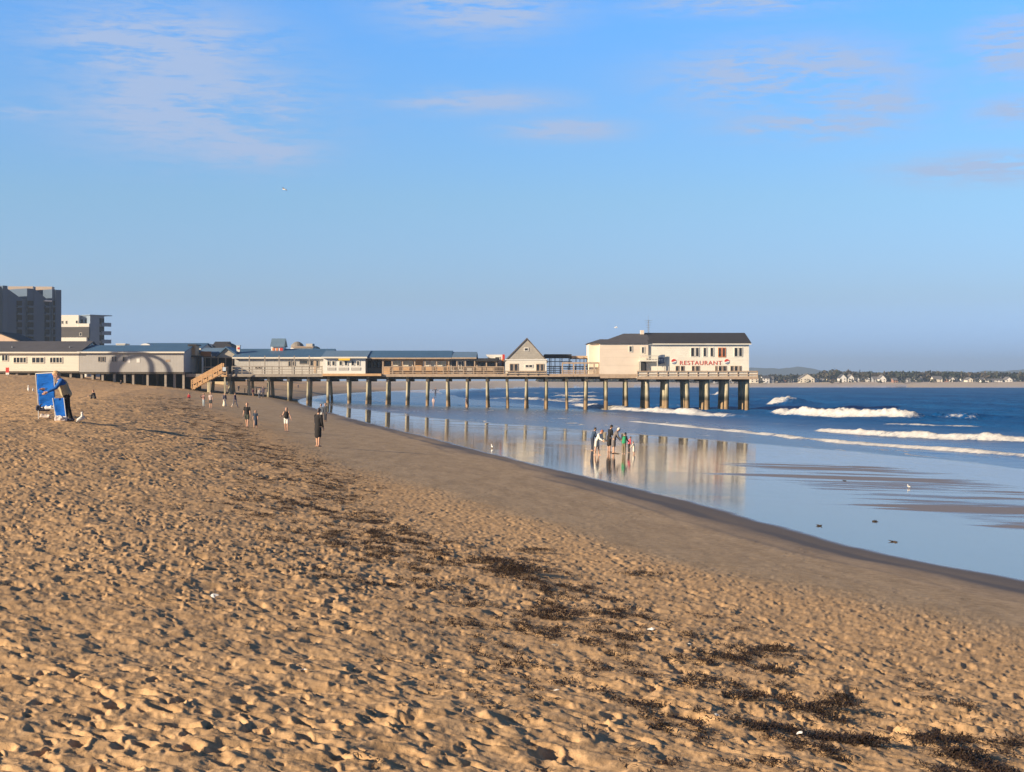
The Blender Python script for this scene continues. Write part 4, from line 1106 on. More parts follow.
hills('hills',[(640,379),(700,374),(735,368.6),(756,367),(775,369),(800,367.8),(822,371),(880,373),(960,372.6),(985,370.6),(1002,370.8),(1015,369.6),(1040,369.2),(1120,370),(1250,378)],5200,700,(.035,.045,.035))

# ------------------------------------------------------------------ people
def remeshed(mb, voxel, smooth=2):
    me=bpy.data.meshes.new('tmp'); me.from_pydata([tuple(v) for v in mb.v],[],mb.f)
    bm=bmesh.new(); bm.from_mesh(me); bmesh.ops.recalc_face_normals(bm,faces=bm.faces); bm.to_mesh(me); bm.free()
    o=bpy.data.objects.new('tmp',me); C.objects.link(o)
    r=o.modifiers.new('r','REMESH'); r.mode='VOXEL'; r.voxel_size=voxel; r.use_smooth_shade=True
    if smooth:
        s=o.modifiers.new('s','SMOOTH'); s.iterations=smooth; s.factor=.5
    bpy.context.view_layer.update()
    out=bpy.data.meshes.new_from_object(o.evaluated_get(bpy.context.evaluated_depsgraph_get()))
    bpy.data.objects.remove(o); bpy.data.meshes.remove(me)
    out.polygons.foreach_set('use_smooth',[True]*len(out.polygons)); return out
def cloth(c): 
    return M('cloth_%02x%02x%02x'%tuple(int(min(k,1)*255) for k in c), c, .85, .18, 6)
SKIN=[M('skin_fair',(.56,.33,.23),.6,.06,8),M('skin_tan',(.46,.26,.17),.6,.06,8)]
def rotx(v,a): return Vector((v.x, v.y*math.cos(a)-v.z*math.sin(a), v.y*math.sin(a)+v.z*math.cos(a)))
def person(label, loc, h, yaw, lean=0, head=0, larm=(5,8,10), rarm=(5,8,10), lleg=(0,0), rleg=(0,0), top=(.1,.1,.1), sleeves=1., bottom=('pants',(.05,.05,.06)),
           hair=(.04,.03,.02), longhair=False, skin=0, vox=.02, group=None, sit=False, vest=None, shoes=None, hat=None):
    """figure facing local +Y; arms (swing forward, out, elbow bend), legs (swing forward, knee bend), degrees"""
    s=h/1.72; X=Vector((1,0,0))
    T=rotx(Vector((0,0,1)),-R(lean)); Ff=rotx(Vector((0,1,0)),-R(lean))
    hip=Vector((0,0,.92 if not sit else .14))
    legs=[]
    for sx,(f,kb) in ((-1,lleg),(1,rleg)):
        hj=hip+X*(.088*sx); d=Vector((0,math.sin(R(f)),-math.cos(R(f)))); kn=hj+d*.43
        e=f-kb; d2=Vector((0,math.sin(R(e)),-math.cos(R(e)))); an=kn+d2*.41; legs.append((hj,kn,an,d2))
    low=min(l[2].z for l in legs)
    if not sit:
        dz=.075-low; hip.z+=dz; legs=[(a+Vector((0,0,dz)),b+Vector((0,0,dz)),c+Vector((0,0,dz)),d) for a,b,c,d in legs]
    sc=hip+T*.475; neck=hip+T*.53
    Th=rotx(T,-R(head)); Fh=rotx(Ff,-R(head)); hc=neck+Th*.165
    arms=[]
    for sx,(f,ab,el) in ((-1,larm),(1,rarm)):
        sh=sc+X*(.175*sx); d=rotx(Vector((math.sin(R(ab))*sx,0,-math.cos(R(ab)))),R(f)-R(lean)*.5)
        eb_=sh+d*.285; d2=rotx(d,R(el)); wr=eb_+d2*.25; arms.append((sh,eb_,wr,d2,sx))
    b=MB()
    # trunk
    b.capsule(hip-T*.02,hip+T*.13,.105,.098,X,1.45,1.0); b.capsule(hip+T*.12,sc-T*.09,.098,.112,X,1.32,.98); b.capsule(sc-T*.10,sc-T*.02,.11,.075,X,1.75,1.0)
    b.capsule(sc-T*.02,hc-Th*.05,.058,.050)
    b.capsule(hc-Th*.055+Fh*.012,hc+Th*.045,.072,.086,X,.90,1.10)
    b.capsule(hc-Th*.02+Fh*.09,hc-Th*.038+Fh*.103,.014,.017)              # nose
    b.capsule(hc-Th*.095+Fh*.06,hc-Th*.09+Fh*.07,.03,.026)                # chin
    for sx in (-1,1): b.capsule(hc-Th*.03+X*(.082*sx),hc+Th*.01+X*(.085*sx),.014,.018)   # ears
    for sh,e,w,d2,sx in arms:
        b.capsule(sh,e,.052,.041); b.capsule(e,w,.042,.028)
        pl=w+d2*.075; b.capsule(w,pl,.030,.036,X if abs(d2.x)<.8 else Vector((0,1,0)),.55,1.15)
        fw_=Vector((0,1,0))-d2*d2.y
        fw_=fw_.normalized() if fw_.length>.1 else Vector((0,0,1))
        side=d2.cross(fw_)
        for i,ln in enumerate((.070,.080,.075,.058)):
            base=pl+fw_*(.030-.021*i); mid=base+d2*ln*.55; tip=mid+(d2*.8-side*sx*.5).normalized()*ln*.5
            b.capsule(base,mid,.0095,.009,n=8,m=2); b.capsule(mid,tip,.009,.0075,n=8,m=2)
        tb_=w+d2*.03+fw_*.028; b.capsule(tb_,tb_+(d2*.7+fw_*.7).normalized()*.055,.012,.009,n=8,m=2)
    for hj,kn,an,d2 in legs:
        b.capsule(hj,kn,.085,.056); b.capsule(kn,kn+(an-kn)*.35,.054,.056); b.capsule(kn+(an-kn)*.35,an,.055,.036)
        fd=Vector((0,1,0)) if not sit else Vector((0,.75,.65)).normalized()
        heel=an-fd*.05-Vector((0,0,.04)); toe=an+fd*.155-Vector((0,0,.052)); b.capsule(heel,toe,.034,.024,X,1.25,1.0)
    rz=Matrix.Rotation(yaw,3,'Z')
    def T_(mb):
        m2=MB(); m2.f=mb.f; m2.v=[tuple(rz@(Vector(v)*s)) for v in mb.v]; return m2
    root=thing('person',label,'person',loc,group)
    link_mesh('body',remeshed(T_(b),vox),SKIN[skin],root)
    # top
    if top is not None:
        t=MB(); t.capsule(hip+T*.02,hip+T*.14,.125,.115,X,1.40,1.02); t.capsule(hip+T*.12,sc-T*.09,.115,.128,X,1.30,1.0); t.capsule(sc-T*.10,sc-T*.012,.124,.088,X,1.68,1.02)
        if sleeves>0:
            for sh,e,w,d2,sx in arms:
                if sleeves>.6:
                    t.capsule(sh,e,.068,.056); t.capsule(e,e+(w-e)*.9,.057,.042)
                else: t.capsule(sh,sh+(e-sh)*.6,.068,.062)
        link_mesh('top',remeshed(T_(t),vox),cloth(top),root)
    if vest is not None:
        t=MB(); t.capsule(hip+T*.0,hip+T*.14,.142,.135,X,1.36,1.04); t.capsule(hip+T*.12,sc-T*.10,.135,.142,X,1.24,1.02)
        link_mesh('vest',remeshed(T_(t),vox),cloth(vest),root)
    kind,cb=bottom
    t=MB()
    if kind in('pants','shorts'):
        t.capsule(hip-T*.03,hip+T*.06,.118,.112,X,1.42,1.03)
        for hj,kn,an,d2 in legs:
            if kind=='pants': t.capsule(hj,kn,.100,.070); t.capsule(kn,an-(an-kn)*.10,.070,.056)
            else: t.capsule(hj,hj+(kn-hj)*.72,.102,.090)
    else:                                         # skirt, dress or coat: a flared tube down to a length
        ln={'skirt':.45,'dress':.50,'coat':.42,'longskirt':.78}[kind]; fl_={'skirt':.155,'dress':.15,'coat':.135,'longskirt':.22}[kind]
        mid=(legs[0][1]+legs[1][1])/2; dn=(mid-hip).normalized() if not sit else Vector((0,0,-1))
        t.capsule(hip+T*.07,hip+dn*ln*.4,.118,.13,X,1.40,1.08); t.capsule(hip+dn*ln*.35,hip+dn*ln,.13,fl_,X,1.25,1.08)
    link_mesh({'pants':'trousers','shorts':'shorts'}.get(kind,kind if kind!='longskirt' else 'skirt'),remeshed(T_(t),vox),cloth(cb),root)
    t=MB(); t.capsule(hc+Th*.03-Fh*.018,hc+Th*.052-Fh*.012,.092,.088,X,.98,1.08); t.capsule(hc-Th*.03-Fh*.045,hc+Th*.02-Fh*.03,.065,.08,X,1.0,.9)
    if longhair: t.capsule(hc-Fh*.05,hc-Th*.19-Fh*.075,.07,.05,X,1.2,.7)
    link_mesh('hair',remeshed(T_(t),min(vox,.016)),M('hair_%d'%int(hair[0]*1000),hair,.6,.25,14),root)
    if vox<.013:
        t=MB()
        for sx in (-1,1): t.capsule(hc+Th*.005+Fh*.078+X*(.03*sx),hc+Th*.006+Fh*.081+X*(.03*sx),.010,.010,n=8,m=2)
        link_mesh('eyes',T_(t).build('eyes',None).data,M('eye_dark',(.02,.015,.01),.3,.1),root); bpy.data.objects.remove([o for o in C.objects if o.name.startswith('eyes') and o.parent is None][0])
        t=MB(); t.capsule(hc-Th*.068+Fh*.083-X*.018,hc-Th*.068+Fh*.083+X*.018,.007,.007,n=8,m=2)
        o=T_(t).build('mouth',None); o.parent=root; o.data.materials.append(M('lip',(.36,.12,.10),.5,.05))
    if shoes is not None:
        t=MB()
        for hj,kn,an,d2 in legs:
            t.capsule(an-Vector((0,.055,.035)),an+Vector((0,.16,-.045)),.045,.034,X,1.2,1.1); t.capsule(an+Vector((0,0,.03)),an-Vector((0,0,.02)),.05,.05)
        link_mesh('shoes',remeshed(T_(t),vox),cloth(shoes),root)
    if hat is not None:
        t=MB(); t.capsule(hc+Th*.06,hc+Th*.075,.094,.088,X,1,1.08); t.capsule(hc+Th*.05+Fh*.10,hc+Th*.05+Fh*.15,.05,.04,X,1.2,.3)
        link_mesh('hat',remeshed(T_(t),.014),cloth(hat),root)
    return root
def put(px, feet, headtop, label, yaw_deg, **k):
    p=hit(px,feet); h=(feet-headtop)/F*p.y
    sit=k.get('sit',False); hh=h if not sit else h*1.72/.95
    if not sit and k.get('lean',0)>20: hh=h/(1-.5*(1-math.cos(R(k['lean']))))
    vx=.011 if p.y<75 else (.015 if p.y<130 else .024)
    if p.z<.7: p.z=max(p.z-.02,-.05)
    return person(label,p,hh,R(yaw_deg),vox=vx*hh/1.72 if vx>.013 else vx,**k)
# yaw 0 faces away from the viewer, 180 faces the viewer, 90 faces left, -90 faces right
G1='people paddling on the wet sand'; G2='people walking on the beach'; G3='people far off under the pier'
put(592.4,450.5,426.9,'person in navy hooded jacket behind woman in white, wading',-70,top=(.03,.06,.12),bottom=('pants',(.03,.04,.07)),hair=(.025,.02,.02),lean=16,head=10,larm=(25,4,40),rarm=(25,4,40),group=G1)
put(597,455,429.2,'woman in white sweater and shorts with bare legs wading on wet sand',-120,top=(.78,.76,.66),bottom=('shorts',(.70,.66,.58)),hair=(.30,.10,.06),lean=26,head=20,larm=(30,4,45),rarm=(30,4,45),lleg=(8,4),rleg=(-6,4),group=G1)
put(609.2,452,424.4,'tall person in long black coat standing on wet sand',-60,top=(.012,.012,.015),bottom=('coat',(.012,.012,.015)),hair=(.02,.015,.012),lean=10,head=18,larm=(15,5,30),rarm=(15,5,30),group=G1)
put(613.6,452.8,427,'white haired person in long grey coat bending to look down',-80,top=(.17,.15,.15),bottom=('coat',(.17,.15,.15)),hair=(.72,.68,.60),lean=24,head=24,larm=(22,4,35),rarm=(22,4,35),skin=0,group=G1)
put(624,453.8,432,'person in black jacket with green vest and khaki trousers on wet sand',-40,top=(.015,.018,.02),vest=(.02,.27,.12),bottom=('pants',(.20,.16,.10)),hair=(.025,.02,.02),lean=12,head=15,larm=(20,5,40),rarm=(20,5,40),group=G1)
put(629,452.6,436,'child in pink red top behind green vest, wading',-70,top=(.55,.10,.13),bottom=('pants',(.03,.03,.035)),hair=(.10,.04,.03),lean=12,head=12,group=G1)
put(634,454.2,441.2,'small child in white outfit at right end of wading group',60,top=(.80,.76,.64),bottom=('skirt',(.80,.76,.64)),hair=(.22,.09,.05),lean=8,larm=(30,20,20),rarm=(30,20,20),group=G1)
wk_=dict(lleg=(16,4),rleg=(-14,12))
put(247,427,402.6,'man in black printed tee and dark shorts carrying shoes along beach',175,top=(.012,.012,.014),sleeves=.4,bottom=('shorts',(.05,.06,.05)),hair=(.10,.06,.04),group=G2,**wk_)
put(255.5,428.2,410.2,'child in navy dress walking beside man in black tee',170,top=(.02,.04,.08),sleeves=.4,bottom=('dress',(.02,.04,.08)),hair=(.14,.07,.04),longhair=True,group=G2,lleg=(-12,10),rleg=(14,4))
put(286.4,431.3,407.4,'woman in black tank top and white shorts walking towards viewer',180,top=(.012,.01,.012),sleeves=0,bottom=('shorts',(.74,.70,.66)),hair=(.08,.045,.03),longhair=True,larm=(5,20,10),rarm=(15,18,70),group=G2,lleg=(8,2),rleg=(-8,8))
put(318,446.6,408.4,'person in black knee length coat with bare legs standing alone on beach',-35,top=(.010,.009,.012),bottom=('coat',(.010,.009,.012)),hair=(.06,.05,.06),larm=(6,3,12),rarm=(6,3,12),lean=3,head=10,group=G2,lleg=(3,0),rleg=(-3,0))
put(321,422,404,'person in grey blue jacket and pale shorts by water edge behind black coat',150,top=(.09,.11,.15),bottom=('shorts',(.50,.50,.48)),hair=(.03,.025,.02),group=G2)
put(325.4,421.4,403.4,'person in dark navy clothes right of pale shorts by water edge',140,top=(.03,.035,.05),bottom=('pants',(.03,.035,.05)),hair=(.03,.025,.02),group=G2)
put(203.6,406.8,393.2,'person in pale jeans folding arms on upper beach',150,top=(.40,.22,.19),bottom=('pants',(.34,.40,.44)),hair=(.05,.025,.02),larm=(40,5,90),rarm=(40,5,90),group=G2)
put(210.6,408.4,392.4,'person in pale shirt and dark shorts beside pale jeans on upper beach',170,top=(.42,.34,.32),sleeves=.4,bottom=('shorts',(.05,.06,.07)),hair=(.20,.08,.06),group=G2)
put(224.6,406.4,393,'person in slate top and wide white skirt on upper beach',-150,top=(.11,.11,.16),bottom=('longskirt',(.74,.66,.54)),hair=(.05,.04,.05),group=G2)
put(235,407.4,392,'person in dark top and white trousers striding below pier',-100,top=(.07,.05,.09),bottom=('pants',(.62,.54,.48)),hair=(.05,.035,.03),lleg=(22,2),rleg=(-20,10),group=G2)
put(189,398.4,393,'small child in red sitting on sand below stairs',180,top=(.45,.04,.05),bottom=('pants',(.16,.05,.06)),hair=(.20,.03,.03),sit=True,lleg=(100,60),rleg=(100,60),lean=8,group=G2)
put(95,399.4,389.8,'person in dark grey hooded jacket sitting on upper beach right of lounger',70,top=(.05,.05,.06),bottom=('pants',(.05,.05,.06)),hair=(.20,.09,.06),sit=True,lleg=(125,110),rleg=(120,105),lean=18,larm=(50,5,40),rarm=(50,5,40))
put(121,384.2,380.2,'person sitting in shade in front of grey hall stilts',180,top=(.03,.03,.04),bottom=('pants',(.03,.03,.04)),hair=(.03,.03,.03),sit=True,lleg=(110,90),rleg=(110,90))
under=[(233.8,392.6,385.6,(.03,.025,.04),(.35,.33,.33)),(238.6,391.6,384.8,(.06,.06,.09),(.08,.08,.10)),(249,395,387,(.05,.05,.09),(.06,.06,.09)),(253,396.2,388.4,(.12,.04,.07),(.40,.25,.18)),
       (256.4,395.8,388,(.22,.10,.10),(.35,.20,.15)),(259.4,399,388.4,(.48,.46,.45),(.10,.12,.16)),(263.2,398.2,386.6,(.05,.04,.07),(.04,.04,.06)),(244.8,394.6,388.2,(.5,.46,.42),(.3,.3,.3))]
names=['dark hair and pale trousers','slate clothes','navy clothes beside pile','plum top and bare legs','brick red top','pale shirt and dark jeans','black clothes, tallest','pale clothes left of pile']
for i,(px,ft,hd,tc,bc) in enumerate(under):
    put(px,ft,hd,'distant person with %s standing under the pier'%names[i] if i<2 else 'distant person in %s under the pier'%names[i],random.choice((160,-160,90,-90,20)),top=tc,bottom=('pants' if i not in(3,4) else 'shorts',bc),hair=(.03,.025,.02),group=G3)
put(298.2,388.6,384.2,'tiny figure on the beach beyond the pier',180,top=(.05,.05,.08),bottom=('pants',(.05,.05,.08)),group=G3)
put(467,407.6,397.4,'person in dark jacket with bare legs paddling by a pile',100,top=(.05,.035,.05),bottom=('shorts',(.07,.04,.05)),hair=(.04,.03,.03),group=G1,lean=10)
put(433.4,406.2,397.4,'person in pale top paddling beneath pier left of dark paddler',170,top=(.62,.45,.42),bottom=('shorts',(.5,.38,.34)),hair=(.12,.07,.05),group=G1)
put(435.4,396.8,387.6,'distant dark figure with arms out in shallows beneath pier',170,top=(.05,.06,.10),bottom=('pants',(.06,.07,.12)),larm=(10,60,20),rarm=(10,60,20),group=G1)
put(426.4,400.4,390.6,'distant person in slate clothes standing against a pile',90,top=(.05,.06,.09),bottom=('pants',(.05,.06,.09)),group=G1)
# ---- person folding the blue lounger
pl_=hit(66.4,421.4)
bp_=person('blonde person in blue jacket, beige vest and black trousers leaning on lounger',pl_,49.5/F*pl_.y*1.04,R(112),lean=18,head=14,larm=(40,2,26),rarm=(34,8,60),lleg=(4,4),rleg=(-6,6),
       top=(.005,.10,.40),vest=(.40,.34,.22),bottom=('pants',(.008,.008,.010)),hair=(.52,.33,.18),vox=.010,shoes=(.03,.04,.08))
bp_.scale=(1.28,1.2,1.0)
ld=pl_.y; Lk=lambda px,py,dy=0.: Vector(P(px,py,ld+dy))
lo_=thing('folding_lounger','tall blue folding beach lounger stood on end beside blonde person','lounger',hit(46,421.4))
m_bluefab=None
def fab():
    m,nt,b=new_mat('blue_lounger_fabric'); n=N(nt); v=n.obj()
    f=n.noise(n.scale(v,(1,1,3)),3,4); 
    nt.links.new(n.mix(n.ramp(f,.35,.65),col((.002,.080,.37)),col((.004,.110,.47))),b.inputs['Base Color']); b.inputs['Roughness'].default_value=.85; b.inputs['Specular IOR Level'].default_value=.2
    nt.links.new(n.bump(n.noise(n.scale(v,(2,2,7)),1.6,3,.5,1.5),.7,.04),b.inputs['Normal']); return m
m_bluefab=fab()
def sheet(corners, name, parent, mat, sag=.05, n=12, t=.012):
    a,b,c,d=corners; vs=[]; fs=[]      # a top-left, b top-right, c bottom-right, d bottom-left
    nrm=(b-a).cross(d-a).normalized()
    for i in range(n+1):
        for j in range(n+1):
            u=i/n; v=j/n; p=(a*(1-u)+b*u)*(1-v)+(d*(1-u)+c*u)*v
            w=sag*math.sin(math.pi*u)*math.sin(math.pi*v)+.008*math.sin(9*v+3*u)
            vs.append(p+nrm*w)
    m=(n+1)
    for i in range(n):
        for j in range(n): q=i*m+j; fs.append((q,q+1,q+m+1,q+m))
    k=len(vs); vs+= [p+nrm*t for p in vs]; fs+=[tuple(k+q for q in reversed(f)) for f in fs[:]]
    edge=[i*m for i in range(m)]+[n*m+j for j in range(1,m)]+[i*m+n for i in range(n-1,-1,-1)]+[j for j in range(n-1,0,-1)]
    for x,y in zip(edge,edge[1:]+edge[:1]): fs.append((x,y,k+y,k+x))
    return MB().solid(vs,fs).build(name,mat,parent,smooth=True)
sheet((Lk(36.4,374,.1),Lk(53.6,373,-.1),Lk(54.2,392,-.1),Lk(37.6,393.4,.1)),'fabric_panel',lo_,m_bluefab)
sheet((Lk(38.2,393.0,.05),Lk(54.4,391.6,-.12),Lk(55.2,405.4,-.05),Lk(39.2,407.4,.15)),'fabric_panel',lo_,m_bluefab)
sheet((Lk(53.2,398.4,-.20),Lk(63.6,397.8,-.30),Lk(66.0,416.8,-.35),Lk(55.8,415.6,-.25)),'fabric_panel',lo_,m_bluefab)
fr=MB()
def tb2(a,b,r=.016): fr.tube(a,b,r,r,8)
tb2(Lk(35.6,373.6,.1),Lk(38.6,408,.18)); tb2(Lk(53.8,372.6,-.1),Lk(55.4,406,-.06)); tb2(Lk(35.6,373.6,.1),Lk(53.8,372.6,-.1))
tb2(Lk(38.4,405,.18),Lk(38.6,421.6,.18)); tb2(Lk(55,405,-.05),Lk(56.5,421.4,.1)); tb2(Lk(38.4,407.6,.18),Lk(55.3,406,-.05))
tb2(Lk(52.8,398,-.20),Lk(56,421.2,-.25)); tb2(Lk(63.8,397.6,-.30),Lk(66.6,421.4,-.36)); tb2(Lk(55.6,416,-.25),Lk(66.2,417,-.36))
fr.build('frame', M('white_tube',(.62,.62,.62),.35,.05,metal=.0), lo_)
# bags and towels by it
def lump(name,label,cat,px0,px1,q0,q1,dy,c,extra=None,hang=False):
    a=Lk(px0,q1,dy); b=Lk(px1,q0,dy); cx_=(a.x+b.x)/2; w=(b.x-a.x)/2; hh=(b.z-a.z)
    base=Vector((cx_,a.y,a.z if hang else ground(cx_,a.y)-.01))
    root=thing(name,label,cat,base); mb=MB()
    for i in range(7):
        t=i/6; x=cx_-w*.75+1.5*w*t; mb.capsule((x,a.y,base.z+hh*.35),(x+random.uniform(-.05,.05),a.y+random.uniform(-.1,.1),base.z+hh*random.uniform(.55,.8)),hh*.36,hh*.26)
    me=remeshed(mb,.014,4)
    n=len(me.vertices); co=np.zeros(n*3,np.float32); me.vertices.foreach_get('co',co); co=co.reshape(-1,3)-np.array(base,np.float32); me.vertices.foreach_set('co',co.reshape(-1))
    link_mesh('bundle',me,cloth(c),root)
    hd=MB()
    for i in range(8):
        t0=math.pi*i/8; t1=math.pi*(i+1)/8
        hd.tube((cx_+w*.45*math.cos(t0),a.y-.1,base.z+hh*.6+hh*.5*math.sin(t0)),(cx_+w*.45*math.cos(t1),a.y-.1,base.z+hh*.6+hh*.5*math.sin(t1)),.012,.012,6)
    if extra: hd.build('handle',extra,root)
    return root
lump('beach_bag','dark navy beach bag under blue lounger','bag',36.2,50,404.6,411.2,.22,(.02,.03,.07),m_darkw,True)
lump('rolled_towel','white rolled towel slung under blue lounger seat','towel',45,54.4,404.8,409.6,.05,(.70,.70,.72),None,True)
lump('paper_bag','pale paper bag on the sand under blue lounger','bag',40,50,413.4,418.4,.9,(.58,.50,.46),None)
lump('towel_bag','white and pink towel bag at foot of small blue panel','bag',54.8,66,416.4,421.8,-.5,(.66,.60,.58),m_white)

# ------------------------------------------------------------------ gulls, sign, shells, seaweed
m_gullw=M('gull_white',(.78,.76,.72),.7,.05); m_gullg=M('gull_grey',(.40,.41,.42),.7,.08); m_beak=M('gull_beak',(.60,.35,.06),.5,.05)
def gull(label, loc, s, yaw, group=None, pitch=0):
    root=thing('gull',label,'bird',loc,group,yaw)
    b=MB(); b.capsule((0,-.11,.18),(0,.07,.215),.066,.082,(1,0,0),.9,1.1); b.capsule((0,.07,.22),(0,.115,.38),.056,.040); b.capsule((0,.115,.395),(0,.135,.40),.047,.042); b.capsule((0,-.11,.17),(0,-.20,.15),.04,.016,(1,0,0),1.3,.6)
    PT=Matrix.Translation((0,0,.17))@Matrix.Rotation(R(pitch),4,'X')@Matrix.Translation((0,0,-.17))
    me=remeshed(b,.009,2); me.transform(PT); me.transform(Matrix.Scale(s,4)); link_mesh('body',me,m_gullw,root)
    for sx in(-1,1):
        w=MB(); w.capsule((.055*sx,.06,.225),(.035*sx,-.18,.175),.045,.012,(1,0,0),.4,1.3)
        me=remeshed(w,.009,1); me.transform(PT); me.transform(Matrix.Scale(s,4)); link_mesh('wing',me,m_gullg,root)
        l=MB(); l.tube((.028*sx*s,0,.15*s),(.03*sx*s,.005*s,.0),.007*s,.006*s,6); l.box((.03*sx-.012)*s,(.03*sx+.012)*s,-.01*s,.05*s,0,.008*s)
        o=l.build('leg',m_beak); o.parent=root
    q0=PT@Vector((0,.17,.395)); q1=PT@Vector((0,.225,.38)); k=MB(); k.tube(q0*s,q1*s,.013*s,.003*s,6); o=k.build('beak',m_beak); o.parent=root
    return root
gp=hit(81,423.6); gull('white gull standing on sand right of lounger and person',gp,11.5/F*gp.y/.46,R(-62),None,20)
for i,(px,py,l) in enumerate(((28.4,392,'left one of two small white gulls behind the lounger'),(33.2,392.6,'right one of two small white gulls behind the lounger'))):
    gp=hit(px,py); gull(l,gp,(6.5,4.5)[i]/F*gp.y/.45,R((20,160)[i]),'gulls on the upper beach',30)
gp=hit(909,488.4); gull('lone gull standing on the wet flat before the surf',gp,.32,R(70))
gp=hit(492,448.4); gull('small white gull at the wet edge left of wading group',gp,.5,R(30),None,10)
def flying(label,px,py,Y,span,bank):
    loc=P(px,py,Y); root=thing('flying_gull',label,'bird',loc,'gulls in flight',R(70)); root.rotation_euler=(0,R(bank),R(70))
    b=MB(); b.capsule((0,-.16,0),(0,.16,.02),.05,.055); b.capsule((0,.16,.02),(0,.22,.03),.042,.035); b.capsule((0,-.16,0),(0,-.28,0),.045,.03,(1,0,0),1.4,.4)
    link_mesh('body',remeshed(b,.012,1),m_gullw,root)
    for sx in(-1,1):
        h=span/2; w=MB(); v=[(0,.09,.02),(.45*h*sx,.13,.16*h),(h*sx,-.05,.06*h),(.5*h*sx,-.05,.14*h),(0,-.08,.015)]
        w.solid([(x,y,z+.012) for x,y,z in v]+[(x,y,z-.012) for x,y,z in v],[(0,1,3,4),(1,2,3),(9,8,6,5),(8,7,6),(0,5,6,1),(1,6,7,2),(2,7,8,3),(3,8,9,4)])
        o=w.build('wing',m_gullw); o.parent=root
flying('white gull gliding high in open sky at left',284.5,189.5,190,1.25,12)
flying('white gull flying low left of restaurant aerial',616,327.6,225,1.15,-15)
# red sign by the cream hall
sp=hit(7.6,377.2,150,232)
sg=thing('beach_sign','small red and white notice sign on post before cream hall','sign',sp)
MB().box(sp.x-.05,sp.x+.05,sp.y-.05,sp.y+.05,sp.z-.3,sp.z+.75).build('post',m_greywood,sg)
MB().box(sp.x-.20,sp.x+.20,sp.y-.09,sp.y-.053,sp.z+.55,sp.z+1.15).build('board',m_red,sg); MB().box(sp.x-.2,sp.x+.2,sp.y-.10,sp.y-.053,sp.z+.3,sp.z+.54).build('lower_board',m_white,sg)
# shells / bits of litter on the dry sand
m_shell=M('shell_white',(.78,.76,.72),.5,.08,20)
def shell(px,py,s):
    p=hit(px,py); mb=MB(); n=9; vs=[(0,-.6,0)]; top=[]
    for i in range(n):
        a=math.pi*(i/(n-1)-.5)*1.35; vs.append((math.sin(a),-.5+1.25*math.cos(a),.10+.05*(i%2)))
    vs.append((0,.1,.42)); c=len(vs)-1; k=len(vs); fs=[]
    for i in range(1,n): fs.append((i,i+1,c))
    fs += [(0,1,c),(n,0,c),tuple(range(n,-1,-1))]
    mb.solid([(x*s,y*s,z*s) for x,y,z in vs],fs); o=mb.build('shell',m_shell,None); o.location=(p.x,p.y,p.z+.035); o.rotation_euler=(random.uniform(-.3,.5),random.uniform(-.4,.4),random.uniform(0,6))
    tag(o,'small white shell lying on the trampled dry sand','shell','white shells on the sand')
for px,py,s in ((213.5,599.5,.035),(556,649,.03),(557,695.5,.022),(652,632.6,.04),(304,675,.022),(716.5,720,.02),(800,738,.022),(408,565,.02),(690,648,.02)): shell(px,py,s)
for px,py,c_ in ((614.8,453.6,0),(874.5,521.6,1),(819.5,526,1),(893.5,542,1),(845,481,1)):  # first entry: dark strip of strands at the wading group's feet
    p=hit(px,py); mb=MB()
    for i in range(14):
        a=random.uniform(-.9,.9)+math.pi*(i%2); l=random.uniform(.06,.17)*(1.7 if c_==0 else .5); q=Vector((p.x+random.uniform(-.02,.02),p.y+random.uniform(-.05,.05),p.z+random.uniform(-.004,.012)))
        mb.capsule(q,q+Vector((math.cos(a)*l,math.sin(a)*l*1.6,random.uniform(-.01,.03))),.014,.005,n=6,m=2)
    mb.capsule(Vector((p.x-.04,p.y,p.z)),Vector((p.x+.05,p.y+.02,p.z)),.018,.012)
    o=mb.build('dark_clump',M('kelp',(.045,.030,.018),.5,.3,6),None,origin=p)
    tag(o,'dark strip lying beside wading group' if c_==0 else 'small dark kelp clump stranded on the wet flat','seaweed','kelp on the wet flat')

